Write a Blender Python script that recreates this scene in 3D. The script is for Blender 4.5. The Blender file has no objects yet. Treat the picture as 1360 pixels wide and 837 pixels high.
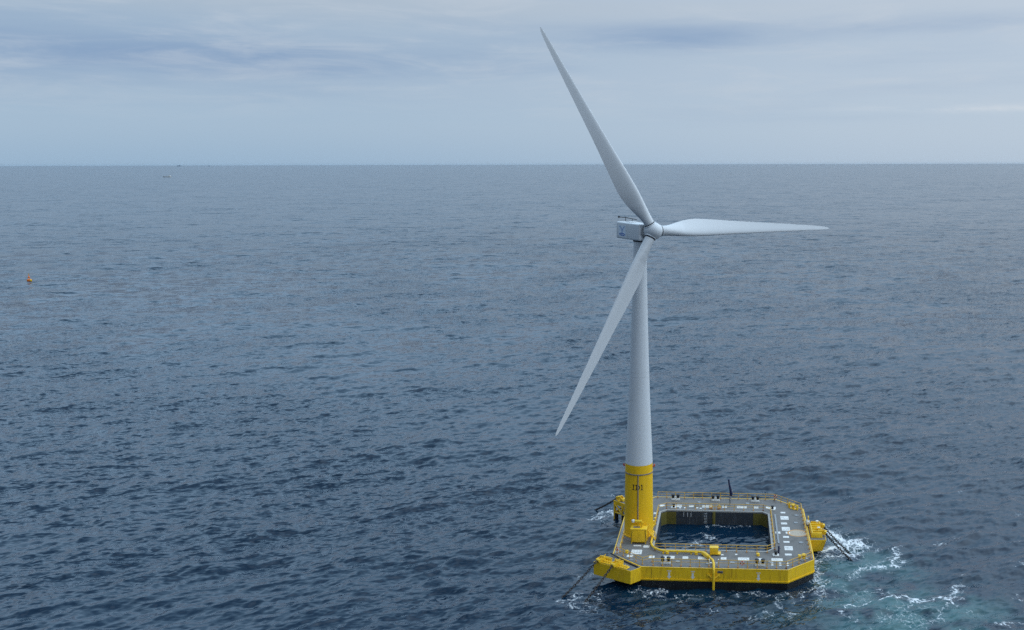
import bpy, bmesh, math, random
import numpy as np
from mathutils import Matrix, Vector

random.seed(7)
rng = np.random.default_rng(11)
C = bpy.context.scene.collection
scene = bpy.context.scene
PI = math.pi
R_ = math.radians

# ------------------------------------------------------------------ camera
cam_data = bpy.data.cameras.new('camera')
cam = bpy.data.objects.new('camera', cam_data)
C.objects.link(cam)
CAM = (-1.9619, -176.2609, 72.3806)
rx_, up_, bk_ = (0.999998, -0.000267, -0.002147), (0.002164, 0.123531, 0.992338), (-0.0, -0.992341, 0.123531)
M = Matrix.Identity(4)
for i in range(3):
    M[i][0], M[i][1], M[i][2], M[i][3] = rx_[i], up_[i], bk_[i], CAM[i]
cam.matrix_world = M
cam_data.sensor_width = 36.0
cam_data.lens = 33.6171
cam_data.shift_x = -0.18702
cam_data.shift_y = -0.03165
cam_data.clip_start = 1.0
cam_data.clip_end = 1.0e6
scene.camera = cam

# ------------------------------------------------------------------ world, sun, exposure
SUN_EL, SUN_AZ = 47.0, 2.0           # azimuth measured from +x towards +y (right, behind the turbine)
world = bpy.data.worlds.new('World')
scene.world = world
world.use_nodes = True
wn, wl = world.node_tree.nodes, world.node_tree.links
wn.clear()


def nd(nt, kind, **kw):
    n = nt.nodes.new(kind)
    for k, v in kw.items():
        if k.startswith('i_'):
            key = k[2:]
            key = int(key) if key.isdigit() else key
            n.inputs[key].default_value = v
        else:
            setattr(n, k, v)
    return n


def math_n(nt, op, a, b=None, c=None, clamp=False):
    n = nt.nodes.new('ShaderNodeMath')
    n.operation = op
    n.use_clamp = clamp
    for i, v in enumerate((a, b, c)):
        if v is None:
            continue
        if isinstance(v, (int, float)):
            n.inputs[i].default_value = v
        else:
            nt.links.new(v, n.inputs[i])
    return n.outputs[0]


def maprange(nt, v, a, b, c=0.0, d=1.0, smooth=True):
    n = nt.nodes.new('ShaderNodeMapRange')
    n.interpolation_type = 'SMOOTHSTEP' if smooth else 'LINEAR'
    nt.links.new(v, n.inputs['Value'])
    n.inputs['From Min'].default_value = a
    n.inputs['From Max'].default_value = b
    n.inputs['To Min'].default_value = c
    n.inputs['To Max'].default_value = d
    return n.outputs[0]


def mixc(nt, fac, a, b, blend='MIX'):
    n = nt.nodes.new('ShaderNodeMix')
    n.data_type = 'RGBA'
    n.blend_type = blend
    for sock, v in ((n.inputs['Factor'], fac), (n.inputs['A'], a), (n.inputs['B'], b)):
        if isinstance(v, (int, float)):
            sock.default_value = v
        elif isinstance(v, tuple):
            sock.default_value = v if len(v) == 4 else (*v, 1.0)
        else:
            nt.links.new(v, sock)
    return n.outputs['Result']


def ramp(nt, fac, stops, interp='EASE'):
    n = nt.nodes.new('ShaderNodeValToRGB')
    cr = n.color_ramp
    cr.interpolation = interp
    while len(cr.elements) < len(stops):
        cr.elements.new(0.5)
    for e, (p, c) in zip(cr.elements, stops):
        e.position = p
        e.color = (*c, 1.0)
    nt.links.new(fac, n.inputs['Fac'])
    return n.outputs['Color']


def srgb(r, g, b):
    f = lambda v: (v / 255.0 / 12.92) if v <= 10 else ((v / 255.0 + 0.055) / 1.055) ** 2.4
    return (f(r), f(g), f(b))


nt = world.node_tree
tc = nd(nt, 'ShaderNodeTexCoord')
sep = nd(nt, 'ShaderNodeSeparateXYZ')
wl.new(tc.outputs['Generated'], sep.inputs[0])
X, Y, Z = sep.outputs
# overcast layer: colour by height above the horizon, stratus bands stretched along it
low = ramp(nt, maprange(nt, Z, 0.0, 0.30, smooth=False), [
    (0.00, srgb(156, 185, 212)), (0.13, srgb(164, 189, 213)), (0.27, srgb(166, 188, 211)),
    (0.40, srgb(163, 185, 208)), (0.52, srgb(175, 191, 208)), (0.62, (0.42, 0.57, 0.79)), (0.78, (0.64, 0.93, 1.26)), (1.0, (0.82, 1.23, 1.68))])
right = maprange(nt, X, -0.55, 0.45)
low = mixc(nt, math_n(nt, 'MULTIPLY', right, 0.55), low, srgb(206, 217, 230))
mp = nd(nt, 'ShaderNodeMapping')
mp.inputs['Scale'].default_value = (2.0, 2.0, 19.0)
mp.inputs['Rotation'].default_value = (0, 0.0, 0.4)
wl.new(tc.outputs['Generated'], mp.inputs[0])
n1 = nd(nt, 'ShaderNodeTexNoise', i_Scale=1.0, i_Detail=8.0, i_Roughness=0.60, i_Distortion=0.35)
wl.new(mp.outputs[0], n1.inputs['Vector'])
mp2 = nd(nt, 'ShaderNodeMapping')
mp2.inputs['Scale'].default_value = (6.5, 6.5, 44.0)
mp2.inputs['Location'].default_value = (3.1, 0.7, 2.0)
wl.new(tc.outputs['Generated'], mp2.inputs[0])
n2 = nd(nt, 'ShaderNodeTexNoise', i_Scale=1.0, i_Detail=9.0, i_Roughness=0.62, i_Distortion=0.5)
wl.new(mp2.outputs[0], n2.inputs['Vector'])


def blob(x0, sx, z0, sz):
    a = math_n(nt, 'POWER', math_n(nt, 'DIVIDE', math_n(nt, 'SUBTRACT', X, x0), sx), 2.0)
    b = math_n(nt, 'POWER', math_n(nt, 'DIVIDE', math_n(nt, 'SUBTRACT', Z, z0), sz), 2.0)
    s = math_n(nt, 'MULTIPLY', math_n(nt, 'ADD', a, b), -1.0)
    return math_n(nt, 'EXPONENT', s)


wob = math_n(nt, 'MULTIPLY', math_n(nt, 'SUBTRACT', n1.outputs['Fac'], 0.5), 1.0)
dark = math_n(nt, 'ADD', blob(-0.50, 0.30, 0.098, 0.026), math_n(nt, 'MULTIPLY', blob(-0.03, 0.13, 0.125, 0.016), 0.65))
dark = math_n(nt, 'ADD', dark, math_n(nt, 'MULTIPLY', blob(0.22, 0.16, 0.135, 0.010), 0.4))
dark = math_n(nt, 'ADD', dark, math_n(nt, 'MULTIPLY', wob, 1.7))
dark = maprange(nt, dark, 0.0, 1.25)
fade = maprange(nt, Z, 0.02, 0.07)
dark = math_n(nt, 'MULTIPLY', dark, fade)
low = mixc(nt, math_n(nt, 'MULTIPLY', dark, 0.92), low, srgb(124, 154, 193))
light = maprange(nt, n2.outputs['Fac'], 0.44, 0.78)
light = math_n(nt, 'MULTIPLY', light, maprange(nt, Z, 0.025, 0.09))
low = mixc(nt, math_n(nt, 'MULTIPLY', light, 0.62), low, srgb(198, 208, 220))
# the thin bright streak low on the right
streak = math_n(nt, 'MULTIPLY', blob(0.27, 0.12, 0.0535, 0.0035), maprange(nt, n2.outputs['Fac'], 0.35, 0.6))
low = mixc(nt, math_n(nt, 'MULTIPLY', streak, 0.5), low, srgb(222, 227, 234))
# higher overcast, seen only as light: paler, brighter toward the hidden sun
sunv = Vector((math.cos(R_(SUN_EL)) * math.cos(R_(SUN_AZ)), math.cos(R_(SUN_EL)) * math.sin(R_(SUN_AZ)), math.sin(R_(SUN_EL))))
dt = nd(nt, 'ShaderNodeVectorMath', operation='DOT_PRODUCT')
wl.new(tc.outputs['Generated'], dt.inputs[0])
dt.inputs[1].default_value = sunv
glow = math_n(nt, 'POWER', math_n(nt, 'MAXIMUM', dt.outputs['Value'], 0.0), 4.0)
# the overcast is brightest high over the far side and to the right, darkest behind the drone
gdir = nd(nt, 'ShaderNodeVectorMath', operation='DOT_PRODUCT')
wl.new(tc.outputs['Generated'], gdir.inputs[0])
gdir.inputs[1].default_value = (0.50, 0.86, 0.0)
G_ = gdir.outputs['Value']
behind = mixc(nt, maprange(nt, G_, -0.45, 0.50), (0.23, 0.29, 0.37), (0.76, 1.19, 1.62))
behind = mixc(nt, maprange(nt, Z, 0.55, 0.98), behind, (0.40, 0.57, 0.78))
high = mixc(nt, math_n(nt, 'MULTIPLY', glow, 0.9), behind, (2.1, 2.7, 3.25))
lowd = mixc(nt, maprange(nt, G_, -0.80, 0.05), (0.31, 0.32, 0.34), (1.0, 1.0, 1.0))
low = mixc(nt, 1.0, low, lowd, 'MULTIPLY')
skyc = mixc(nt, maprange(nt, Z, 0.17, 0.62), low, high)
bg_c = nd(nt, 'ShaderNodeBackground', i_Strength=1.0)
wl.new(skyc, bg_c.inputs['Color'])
skyt = nd(nt, 'ShaderNodeTexSky', sky_type='NISHITA', sun_disc=False)
skyt.sun_elevation = R_(SUN_EL)
skyt.sun_rotation = R_(90.0 - SUN_AZ)
bg_s = nd(nt, 'ShaderNodeBackground', i_Strength=0.08)
wl.new(skyt.outputs[0], bg_s.inputs['Color'])
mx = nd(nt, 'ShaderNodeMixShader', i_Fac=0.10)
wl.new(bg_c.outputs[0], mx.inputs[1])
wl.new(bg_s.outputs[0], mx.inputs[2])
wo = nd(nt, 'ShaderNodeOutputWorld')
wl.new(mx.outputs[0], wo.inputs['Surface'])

sun_d = bpy.data.lights.new('sun', 'SUN')
sun_d.energy = 0.5
sun_d.angle = R_(110.0)
sun_d.color = (1.0, 0.985, 0.96)
sun = bpy.data.objects.new('sun', sun_d)
C.objects.link(sun)
sun.rotation_euler = (-sunv).to_track_quat('-Z', 'Y').to_euler()
sun.location = (60, 60, 120)

vs = scene.view_settings
vs.view_transform = 'Standard'
vs.look = 'None'
vs.gamma = 1.0
vs.use_curve_mapping = False
vs.exposure = 0.0
scene.cycles.use_denoising = False

# ------------------------------------------------------------------ materials
MAT = {}


def mat(name, col, rough=0.5, metal=0.0, noise=0.0, nscale=1.0, dirt=None, dirt_amt=0.0, dirt_scale=0.6, spec=0.5, streak=False, bump=0.0):
    m = bpy.data.materials.new(name)
    m.use_nodes = True
    t = m.node_tree
    b = t.nodes['Principled BSDF']
    b.inputs['Roughness'].default_value = rough
    b.inputs['Metallic'].default_value = metal
    b.inputs['Specular IOR Level'].default_value = spec
    c = nd(t, 'ShaderNodeTexCoord')
    n = nd(t, 'ShaderNodeTexNoise', i_Scale=nscale, i_Detail=5.0, i_Roughness=0.6)
    t.links.new(c.outputs['Object'], n.inputs['Vector'])
    lo = tuple(v * (1 - noise) for v in col)
    hi = tuple(min(1, v * (1 + noise)) for v in col)
    out = mixc(t, n.outputs['Fac'], lo, hi)
    if dirt is not None:
        mpn = nd(t, 'ShaderNodeMapping')
        mpn.inputs['Scale'].default_value = (2.5, 2.5, 0.28) if streak else (1, 1, 1)
        t.links.new(c.outputs['Object'], mpn.inputs[0])
        n2_ = nd(t, 'ShaderNodeTexNoise', i_Scale=dirt_scale, i_Detail=7.0, i_Roughness=0.65, i_Distortion=0.4)
        t.links.new(mpn.outputs[0], n2_.inputs['Vector'])
        f = maprange(t, n2_.outputs['Fac'], 0.48, 0.72)
        out = mixc(t, math_n(t, 'MULTIPLY', f, dirt_amt), out, dirt)
    t.links.new(out, b.inputs['Base Color'])
    if bump:
        bp = nd(t, 'ShaderNodeBump', i_Strength=bump, i_Distance=0.02)
        n3 = nd(t, 'ShaderNodeTexNoise', i_Scale=nscale * 6, i_Detail=4.0)
        t.links.new(c.outputs['Object'], n3.inputs['Vector'])
        t.links.new(n3.outputs['Fac'], bp.inputs['Height'])
        t.links.new(bp.outputs[0], b.inputs['Normal'])
    MAT[name] = m
    return m


mat('yellow_hull_paint', (0.95, 0.57, 0.012), 0.45, noise=0.08, nscale=0.7, dirt=(0.34, 0.16, 0.02), dirt_amt=0.55, dirt_scale=1.5, streak=True)
mat('yellow_tower_paint', (0.95, 0.55, 0.010), 0.42, noise=0.05, nscale=0.5, dirt=(0.45, 0.25, 0.015), dirt_amt=0.30, dirt_scale=0.8, streak=True)
mat('yellow_steel', (0.88, 0.55, 0.02), 0.45, noise=0.12, nscale=2.0, dirt=(0.35, 0.18, 0.03), dirt_amt=0.35, dirt_scale=2.5)
mat('rail_yellow', (0.72, 0.43, 0.05), 0.5, noise=0.15, nscale=2.0, dirt=(0.45, 0.16, 0.05), dirt_amt=0.5, dirt_scale=1.6)
mat('hull_dark', (0.012, 0.012, 0.014), 0.4, noise=0.4, nscale=1.0, dirt=(0.03, 0.035, 0.02), dirt_amt=0.6, dirt_scale=1.2, streak=True)
mat('deck_grey', (0.175, 0.165, 0.155), 0.75, noise=0.16, nscale=0.9, dirt=(0.075, 0.07, 0.062), dirt_amt=0.60, dirt_scale=0.45, bump=0.25)
mat('deck_pale', (0.36, 0.355, 0.35), 0.75, noise=0.18, nscale=0.8, dirt=(0.16, 0.15, 0.13), dirt_amt=0.6, dirt_scale=0.8)
mat('concrete_pale', (0.40, 0.39, 0.37), 0.8, noise=0.2, nscale=1.2, dirt=(0.24, 0.22, 0.18), dirt_amt=0.5, dirt_scale=1.2)
mat('pool_wall', (0.035, 0.042, 0.052), 0.6, noise=0.35, nscale=0.8, dirt=(0.14, 0.16, 0.18), dirt_amt=0.45, dirt_scale=0.8, streak=True)
mat('olive_paint', (0.15, 0.125, 0.022), 0.6, noise=0.25, nscale=1.0, dirt=(0.09, 0.075, 0.02), dirt_amt=0.6, dirt_scale=0.9, streak=True)
mat('white_paint', (0.80, 0.79, 0.75), 0.6, noise=0.06, nscale=3.0, dirt=(0.40, 0.36, 0.30), dirt_amt=0.35, dirt_scale=3.0)
mat('black_paint', (0.015, 0.015, 0.017), 0.45, noise=0.3, nscale=2.0)
mat('turbine_white', (0.71, 0.725, 0.74), 0.33, noise=0.025, nscale=0.35, dirt=(0.58, 0.585, 0.58), dirt_amt=0.3, dirt_scale=0.5, streak=True)
mat('blade_white', (0.70, 0.71, 0.72), 0.30, noise=0.02, nscale=0.3, dirt=(0.60, 0.60, 0.59), dirt_amt=0.25, dirt_scale=0.3)
mat('dark_gap', (0.03, 0.03, 0.035), 0.6)
mat('seam_grey', (0.42, 0.44, 0.46), 0.5)
mat('conduit_grey', (0.22, 0.20, 0.19), 0.5, noise=0.1)
mat('navy_paint', (0.012, 0.02, 0.07), 0.4, noise=0.2, nscale=2.0)
mat('steel_grey', (0.30, 0.31, 0.32), 0.45, metal=0.3, noise=0.15, nscale=2.0)
mat('chain_black', (0.022, 0.018, 0.017), 0.55, noise=0.5, nscale=3.0, dirt=(0.08, 0.035, 0.02), dirt_amt=0.5, dirt_scale=2.0)
mat('red_plastic', (0.55, 0.09, 0.04), 0.5, noise=0.1, nscale=2.0)
mat('buoy_orange', (0.80, 0.20, 0.012), 0.45, noise=0.1, nscale=1.0, dirt=(0.4, 0.13, 0.02), dirt_amt=0.4)
mat('buoy_yellow', (0.85, 0.55, 0.02), 0.45, noise=0.1)
mat('logo_panel', (0.80, 0.87, 0.95), 0.4)
mat('logo_blue', (0.05, 0.15, 0.45), 0.4)
mat('logo_pale_blue', (0.28, 0.42, 0.68), 0.4)
mat('faded_orange', (0.50, 0.42, 0.32), 0.75, noise=0.25, nscale=1.8, dirt=(0.22, 0.21, 0.20), dirt_amt=0.95, dirt_scale=2.2)
mat('ship_haze_grey', (0.20, 0.27, 0.36), 0.6)  # ship colour paled and blued to include the haze of distance
mat('worn_orange', (0.62, 0.33, 0.12), 0.7, noise=0.15, nscale=1.5, dirt=(0.35, 0.25, 0.17), dirt_amt=0.6, dirt_scale=1.5)
mat('ship_pale', (0.30, 0.35, 0.40), 0.6)


# ------------------------------------------------------------------ mesh helpers
class MB:
    """collects shapes and links them as ONE mesh object"""

    def __init__(self):
        self.v, self.f, self.mi = [], [], []
        self.m = 0

    def mat(self, i):
        self.m = i
        return self

    def add(self, vs_, fs, T=None):
        o = len(self.v)
        for p in vs_:
            p = Vector(p)
            if T is not None:
                p = T @ p
            self.v.append(tuple(p))
        for f in fs:
            self.f.append([i + o for i in f])
            self.mi.append(self.m)

    def box(self, c, s, bev=0.0, T=None, rz=0.0, top=None):
        bm = bmesh.new()
        bmesh.ops.create_cube(bm, size=1.0)
        for v in bm.verts:
            if top and v.co.z > 0:
                v.co.x *= top[0]
                v.co.y *= top[1]
            v.co = Vector((v.co.x * s[0], v.co.y * s[1], v.co.z * s[2]))
        if bev:
            bmesh.ops.bevel(bm, geom=bm.edges[:], offset=bev, segments=2, affect='EDGES', profile=0.5)
        L = Matrix.Translation(c) @ Matrix.Rotation(rz, 4, 'Z')
        if T is not None:
            L = T @ L
        bm.verts.index_update()
        self.add([v.co for v in bm.verts], [[v.index for v in f.verts] for f in bm.faces], L)
        bm.free()
        return self

    def tube(self, pts, r, n=8, T=None, cap=True, closed=False):
        pts = [Vector(p) for p in pts]
        rr = r if isinstance(r, (list, tuple)) else [r] * len(pts)
        vs_, fs = [], []
        N = len(pts)
        ref = None
        for i, p in enumerate(pts):
            if closed:
                d = (pts[(i + 1) % N] - pts[i - 1])
            elif i == 0:
                d = pts[1] - p
            elif i == N - 1:
                d = p - pts[i - 1]
            else:
                d = (pts[i + 1] - p).normalized() + (p - pts[i - 1]).normalized()
            d = d.normalized() if d.length > 1e-9 else Vector((0, 0, 1))
            if ref is None:
                ref = Vector((0, 0, 1)) if abs(d.z) < 0.9 else Vector((1, 0, 0))
            a = (ref - d * ref.dot(d))
            a = a.normalized() if a.length > 1e-6 else d.orthogonal().normalized()
            ref = a
            b = d.cross(a)
            for k in range(n):
                t = 2 * PI * k / n
                vs_.append(p + (a * math.cos(t) + b * math.sin(t)) * rr[i])
        for i in range(N if closed else N - 1):
            j = (i + 1) % N
            for k in range(n):
                k2 = (k + 1) % n
                fs.append([i * n + k, i * n + k2, j * n + k2, j * n + k])
        if cap and not closed:
            fs.append(list(range(n))[::-1])
            fs.append([(N - 1) * n + k for k in range(n)])
        self.add(vs_, fs, T)
        return self

    def lathe(self, prof, n=24, T=None, cap=True):
        """prof: list of (r, z) from bottom to top about local z"""
        vs_, fs = [], []
        for r, z in prof:
            for k in range(n):
                t = 2 * PI * k / n
                vs_.append((r * math.cos(t), r * math.sin(t), z))
        for i in range(len(prof) - 1):
            for k in range(n):
                k2 = (k + 1) % n
                fs.append([i * n + k, i * n + k2, (i + 1) * n + k2, (i + 1) * n + k])
        if cap:
            fs.append(list(range(n))[::-1])
            fs.append([(len(prof) - 1) * n + k for k in range(n)])
        self.add(vs_, fs, T)
        return self

    def prism(self, poly, z0, z1, T=None, poly2=None, top=True, bottom=True):
        n = len(poly)
        p2 = poly2 or poly
        vs_ = [(x, y, z0) for x, y in poly] + [(x, y, z1) for x, y in p2]
        fs = [[i, (i + 1) % n, n + (i + 1) % n, n + i] for i in range(n)]
        if bottom:
            fs.append(list(range(n))[::-1])
        if top:
            fs.append([n + i for i in range(n)])
        self.add(vs_, fs, T)
        return self

    def torus(self, R, r, T=None, n=20, k=8, stretch=0.0):
        pts = []
        for i in range(n):
            t = 2 * PI * i / n
            x = R * math.cos(t)
            pts.append((x + (stretch if x > 0 else -stretch), R * math.sin(t), 0))
        return self.tube(pts, r, k, T, closed=True)

    def build(self, name, mats, parent=None, smooth=40.0, T=None):
        me = bpy.data.meshes.new(name)
        me.from_pydata(self.v, [], self.f)
        ms = mats if isinstance(mats, (list, tuple)) else [mats]
        for m_ in ms:
            me.materials.append(MAT[m_])
        if len(ms) > 1:
            me.polygons.foreach_set('material_index', self.mi)
        me.update()
        bm = bmesh.new()
        bm.from_mesh(me)
        bmesh.ops.recalc_face_normals(bm, faces=bm.faces)
        bm.to_mesh(me)
        bm.free()
        if smooth:
            me.shade_smooth()
            me.set_sharp_from_angle(angle=R_(smooth))
        o = bpy.data.objects.new(name, me)
        C.objects.link(o)
        if parent is not None:
            o.parent = parent
        if T is not None:
            o.matrix_local = T
        return o


def tag(o, label=None, cat=None, group=None, kind=None):
    if label: o['label'] = label
    if cat: o['category'] = cat
    if group: o['group'] = group
    if kind: o['kind'] = kind
    return o


# platform frame (the float lists slightly): columns of the fitted rotation
PF = Matrix(((0.99950837, 0.02788266, 0.0143377, 0), (-0.02798217, 0.99958538, 0.00678753, 0),
             (-0.0141425, -0.00718539, 0.99987417, 0), (0, 0, 0, 1)))
DZ = 2.61            # deck height in the platform frame
SEA = -0.85          # mean water level


def thing(name, label, cat, loc, rz=0.0, group=None, frame=True):
    o = bpy.data.objects.new(name, None)
    C.objects.link(o)
    o.empty_display_size = 0.5
    L = Matrix.Translation(loc) @ Matrix.Rotation(rz, 4, 'Z')
    o.matrix_world = (PF @ L) if frame else L
    return tag(o, label, cat, group)


def copy_tree(o, parent=None):
    c = o.copy()
    C.objects.link(c)
    if parent is not None:
        c.parent = parent
    for ch in list(o.children):
        copy_tree(ch, c)
    return c


def place(o, loc, rz=0.0):
    o.matrix_world = PF @ Matrix.Translation(loc) @ Matrix.Rotation(rz, 4, 'Z')
    return o


# ------------------------------------------------------------------ sea
WD = np.array([-0.50, 0.866])
WD = WD / np.linalg.norm(WD)


def wave_tile(L, N, lam_min, lam_max, seed, Hs=1.0, lam_p=27.0, wd=WD):
    g = np.random.default_rng(seed)
    k1 = np.fft.fftfreq(N, d=L / N) * 2 * PI
    kx, ky = np.meshgrid(k1, k1, indexing='ij')
    k = np.hypot(kx, ky)
    k[0, 0] = 1e-9
    kp = 2 * PI / lam_p
    Cc = Hs ** 2 / 16 * 2.5 * kp ** 2
    ct = (kx * wd[0] + ky * wd[1]) / k
    D = np.clip(ct, 0, 1) ** 3.0 * 0.50 + 0.035 + 0.60 * np.clip(ct, 0, 1) ** 10
    S = Cc * k ** -4.0 * np.exp(-1.25 * (kp / k) ** 2) * D / 1.25
    S *= (k < 2 * PI / lam_min) & (k >= 2 * PI / lam_max)
    S[0, 0] = 0
    dk = 2 * PI / L
    amp = np.sqrt(S) * dk * (g.standard_normal((N, N)) + 1j * g.standard_normal((N, N)))
    h = np.real(np.fft.ifft2(amp)) * N * N
    hx = np.real(np.fft.ifft2(1j * kx / k * amp)) * N * N
    hy = np.real(np.fft.ifft2(1j * ky / k * amp)) * N * N
    return L, N, h, hx, hy


def sample(tile, x, y, rot=0.0):
    L, N, *ch = tile
    c, s = math.cos(rot), math.sin(rot)
    u = (x * c + y * s) / L * N
    v = (-x * s + y * c) / L * N
    iu, iv = np.floor(u).astype(np.int64), np.floor(v).astype(np.int64)
    fu, fv = u - iu, v - iv
    i0, i1, j0, j1 = iu % N, (iu + 1) % N, iv % N, (iv + 1) % N
    r = [a[i0, j0] * (1 - fu) * (1 - fv) + a[i1, j0] * fu * (1 - fv) + a[i0, j1] * (1 - fu) * fv + a[i1, j1] * fu * fv for a in ch]
    return r[0], r[1] * c - r[2] * s, r[1] * s + r[2] * c


def rotv(v, a):
    c, s = math.cos(a), math.sin(a)
    return np.array([v[0] * c + v[1] * s, -v[0] * s + v[1] * c])


FOAM = [
    (2.6, 1.00, [(22.6, 8.4), (24.2, 5.0), (26.1, 2.5), (28.8, 1.2)]),
    (2.2, 0.95, [(20.7, -1.9), (22.5, -0.4), (24.6, 0.8), (26.2, -2.7)]),
    (1.6, 0.75, [(18.2, -6.9), (20.6, -5.0), (23.5, -4.3), (26.9, -2.4), (28.7, 0.4)]),
    (0.9, 0.85, [(35.5, 0.8), (33.8, -3.6), (33.3, -8.4), (31.1, -8.8), (28.8, -8.1), (25.6, -10.6), (23.8, -10.6)]),
    (0.8, 0.60, [(33.8, -3.6), (30.3, -6.2), (27.2, -10.2), (24.0, -13.4), (23.1, -13.7)]),
    (1.3, 0.70, [(18.4, -9.1), (18.6, -12.7), (20.3, -14.7), (18.8, -17.4), (18.6, -20.6), (16.9, -23.1)]),
    (0.9, 0.70, [(14.4, -20.9), (15.9, -19.3), (17.7, -16.7), (18.3, -10.5)]),
    (0.8, 0.90, [(22.0, -24.7), (24.3, -24.3), (26.4, -23.2), (29.5, -21.9), (32.3, -21.7), (34.2, -22.3), (35.7, -22.9), (38.2, -20.7), (38.9, -22.6), (39.8, -25.1)]),
    (1.2, 0.75, [(38.5, -20.7), (40.0, -22.6), (42.1, -16.9), (42.5, -16.2)]),
    (0.8, 0.70, [(38.0, -25.1), (39.6, -25.4)]),
    (0.6, 0.50, [(19.9, -19.4), (22.3, -18.7), (25.8, -18.4), (30.2, -18.1), (29.8, -21.6)]),
    (0.6, 0.60, [(20.8, -27.0), (21.7, -28.5), (22.4, -30.7)]),
    (0.5, 0.50, [(21.1, -30.8), (21.9, -32.7)]),
    (0.7, 0.55, [(26.5, -31.6), (28.1, -30.2), (30.5, -28.0), (31.8, -24.4)]),
    (0.8, 0.65, [(33.1, -33.0), (35.1, -30.3), (36.5, -30.0), (36.3, -27.4)]),
    (0.8, 0.75, [(44.8, -30.9), (45.5, -32.0), (47.3, -32.0), (49.3, -30.9)]),
    (0.6, 0.60, [(51.6, -21.6), (52.5, -21.4)]),
    (0.6, 0.75, [(46.8, 5.5), (48.0, 5.9)]),
    (0.7, 0.80, [(43.2, 2.8), (43.9, 2.4)]),
    (0.5, 0.60, [(58.4, 3.1), (58.9, 3.0)]),
    (0.6, 0.60, [(43.5, -13.1), (44.2, -12.1)]),
    (0.5, 0.60, [(55.2, -9.3), (56.0, -8.0)]),
    (1.0, 0.75, [(-15.2, -19.5), (-12.9, -18.6), (-9.8, -18.9), (-10.1, -19.6), (-12.8, -20.4)]),
    (0.9, 0.60, [(-10.0, -20.4), (-7.7, -21.3), (-5.4, -20.0), (-3.8, -21.7), (-6.1, -22.6)]),
    (0.7, 0.45, [(-2.3, -21.3), (0.8, -21.7)]),
    (0.7, 0.50, [(-1.3, -27.5), (-0.4, -26.7), (-0.6, -27.9)]),
    (0.8, 0.60, [(2.9, -18.9), (6.3, -19.4), (9.8, -20.9), (13.2, -21.4), (17.2, -17.0)]),
    (0.8, 0.60, [(10.8, -22.6), (11.7, -25.5), (12.1, -29.5)]),
    (0.9, 0.55, [(5.1, -29.5), (7.5, -26.3)]),
    (0.9, 0.70, [(20.7, -27.2), (21.7, -29.2), (22.0, -31.9)]),
    (0.7, 0.75, [(-24.0, -13.1), (-23.0, -12.6), (-22.4, -11.2)]),
    (1.2, 0.80, [(-25.2, 15.4), (-23.9, 16.3), (-23.2, 18.9), (-21.6, 19.9)]),
    (0.8, 0.60, [(-24.9, 17.0), (-23.0, 14.4), (-21.7, 15.7)]),
    (0.9, 0.75, [(-25.8, -23.9), (-24.0, -23.3), (-22.4, -21.2)]),
    (0.7, 0.60, [(-24.1, -25.4), (-22.2, -25.8), (-20.9, -27.0)]),
    (0.8, 0.70, [(-20.8, -24.6), (-19.8, -23.3), (-19.1, -21.2)]),
    (0.6, 0.50, [(-20.1, -26.2), (-19.2, -25.4)]),
    (0.7, 0.62, [(-0.7, 9.0), (1.4, 9.3), (4.1, 9.3), (6.5, 9.5)]),
    (1.0, 0.70, [(-2.3, 6.3), (-1.4, 5.1), (-1.0, 3.7)]),
    (0.8, 0.75, [(-4.7, 0.1), (-3.8, 1.2), (-2.7, 2.1)]),
    (0.5, 0.70, [(71.8, 88.1), (73.5, 86.5)]),
    (0.5, 0.60, [(54.9, 30.6), (56.1, 31.0)]),
    (0.5, 0.60, [(62.9, 17.1), (64.0, 17.9)]),
    (0.5, 0.40, [(-77.7, 130.5), (-75.7, 128.4)]),
    (0.8, 0.50, [(-23.6, 29.4), (-22.4, 30.2)]),
]
TEAL = [(24, 1, 5, .8), (27, -6, 6, .8), (22, -12, 5, .7), (23, -21, 6, .9), (31, -26, 7, 1.0), (38, -26, 6, .9), (24, -31, 6, .7),
        (31, -33, 7, .9), (40, -33, 6, .8), (48, -33, 6, .75), (30, -13, 5, .45), (15, -27, 5, .5), (4, -26, 6, .25), (-8, -23, 5, .25), (33, -6, 4, .5)]


def smooth_noise(x, y, scale, seed):
    g = np.random.default_rng(seed)
    N = 128
    a = g.standard_normal((N, N))
    u, v = x / scale, y / scale
    iu, iv = np.floor(u).astype(int), np.floor(v).astype(int)
    fu, fv = u - iu, v - iv
    fu, fv = fu * fu * (3 - 2 * fu), fv * fv * (3 - 2 * fv)
    i0, i1, j0, j1 = iu % N, (iu + 1) % N, iv % N, (iv + 1) % N
    return a[i0, j0] * (1 - fu) * (1 - fv) + a[i1, j0] * fu * (1 - fv) + a[i0, j1] * (1 - fu) * fv + a[i1, j1] * fu * fv


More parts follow.
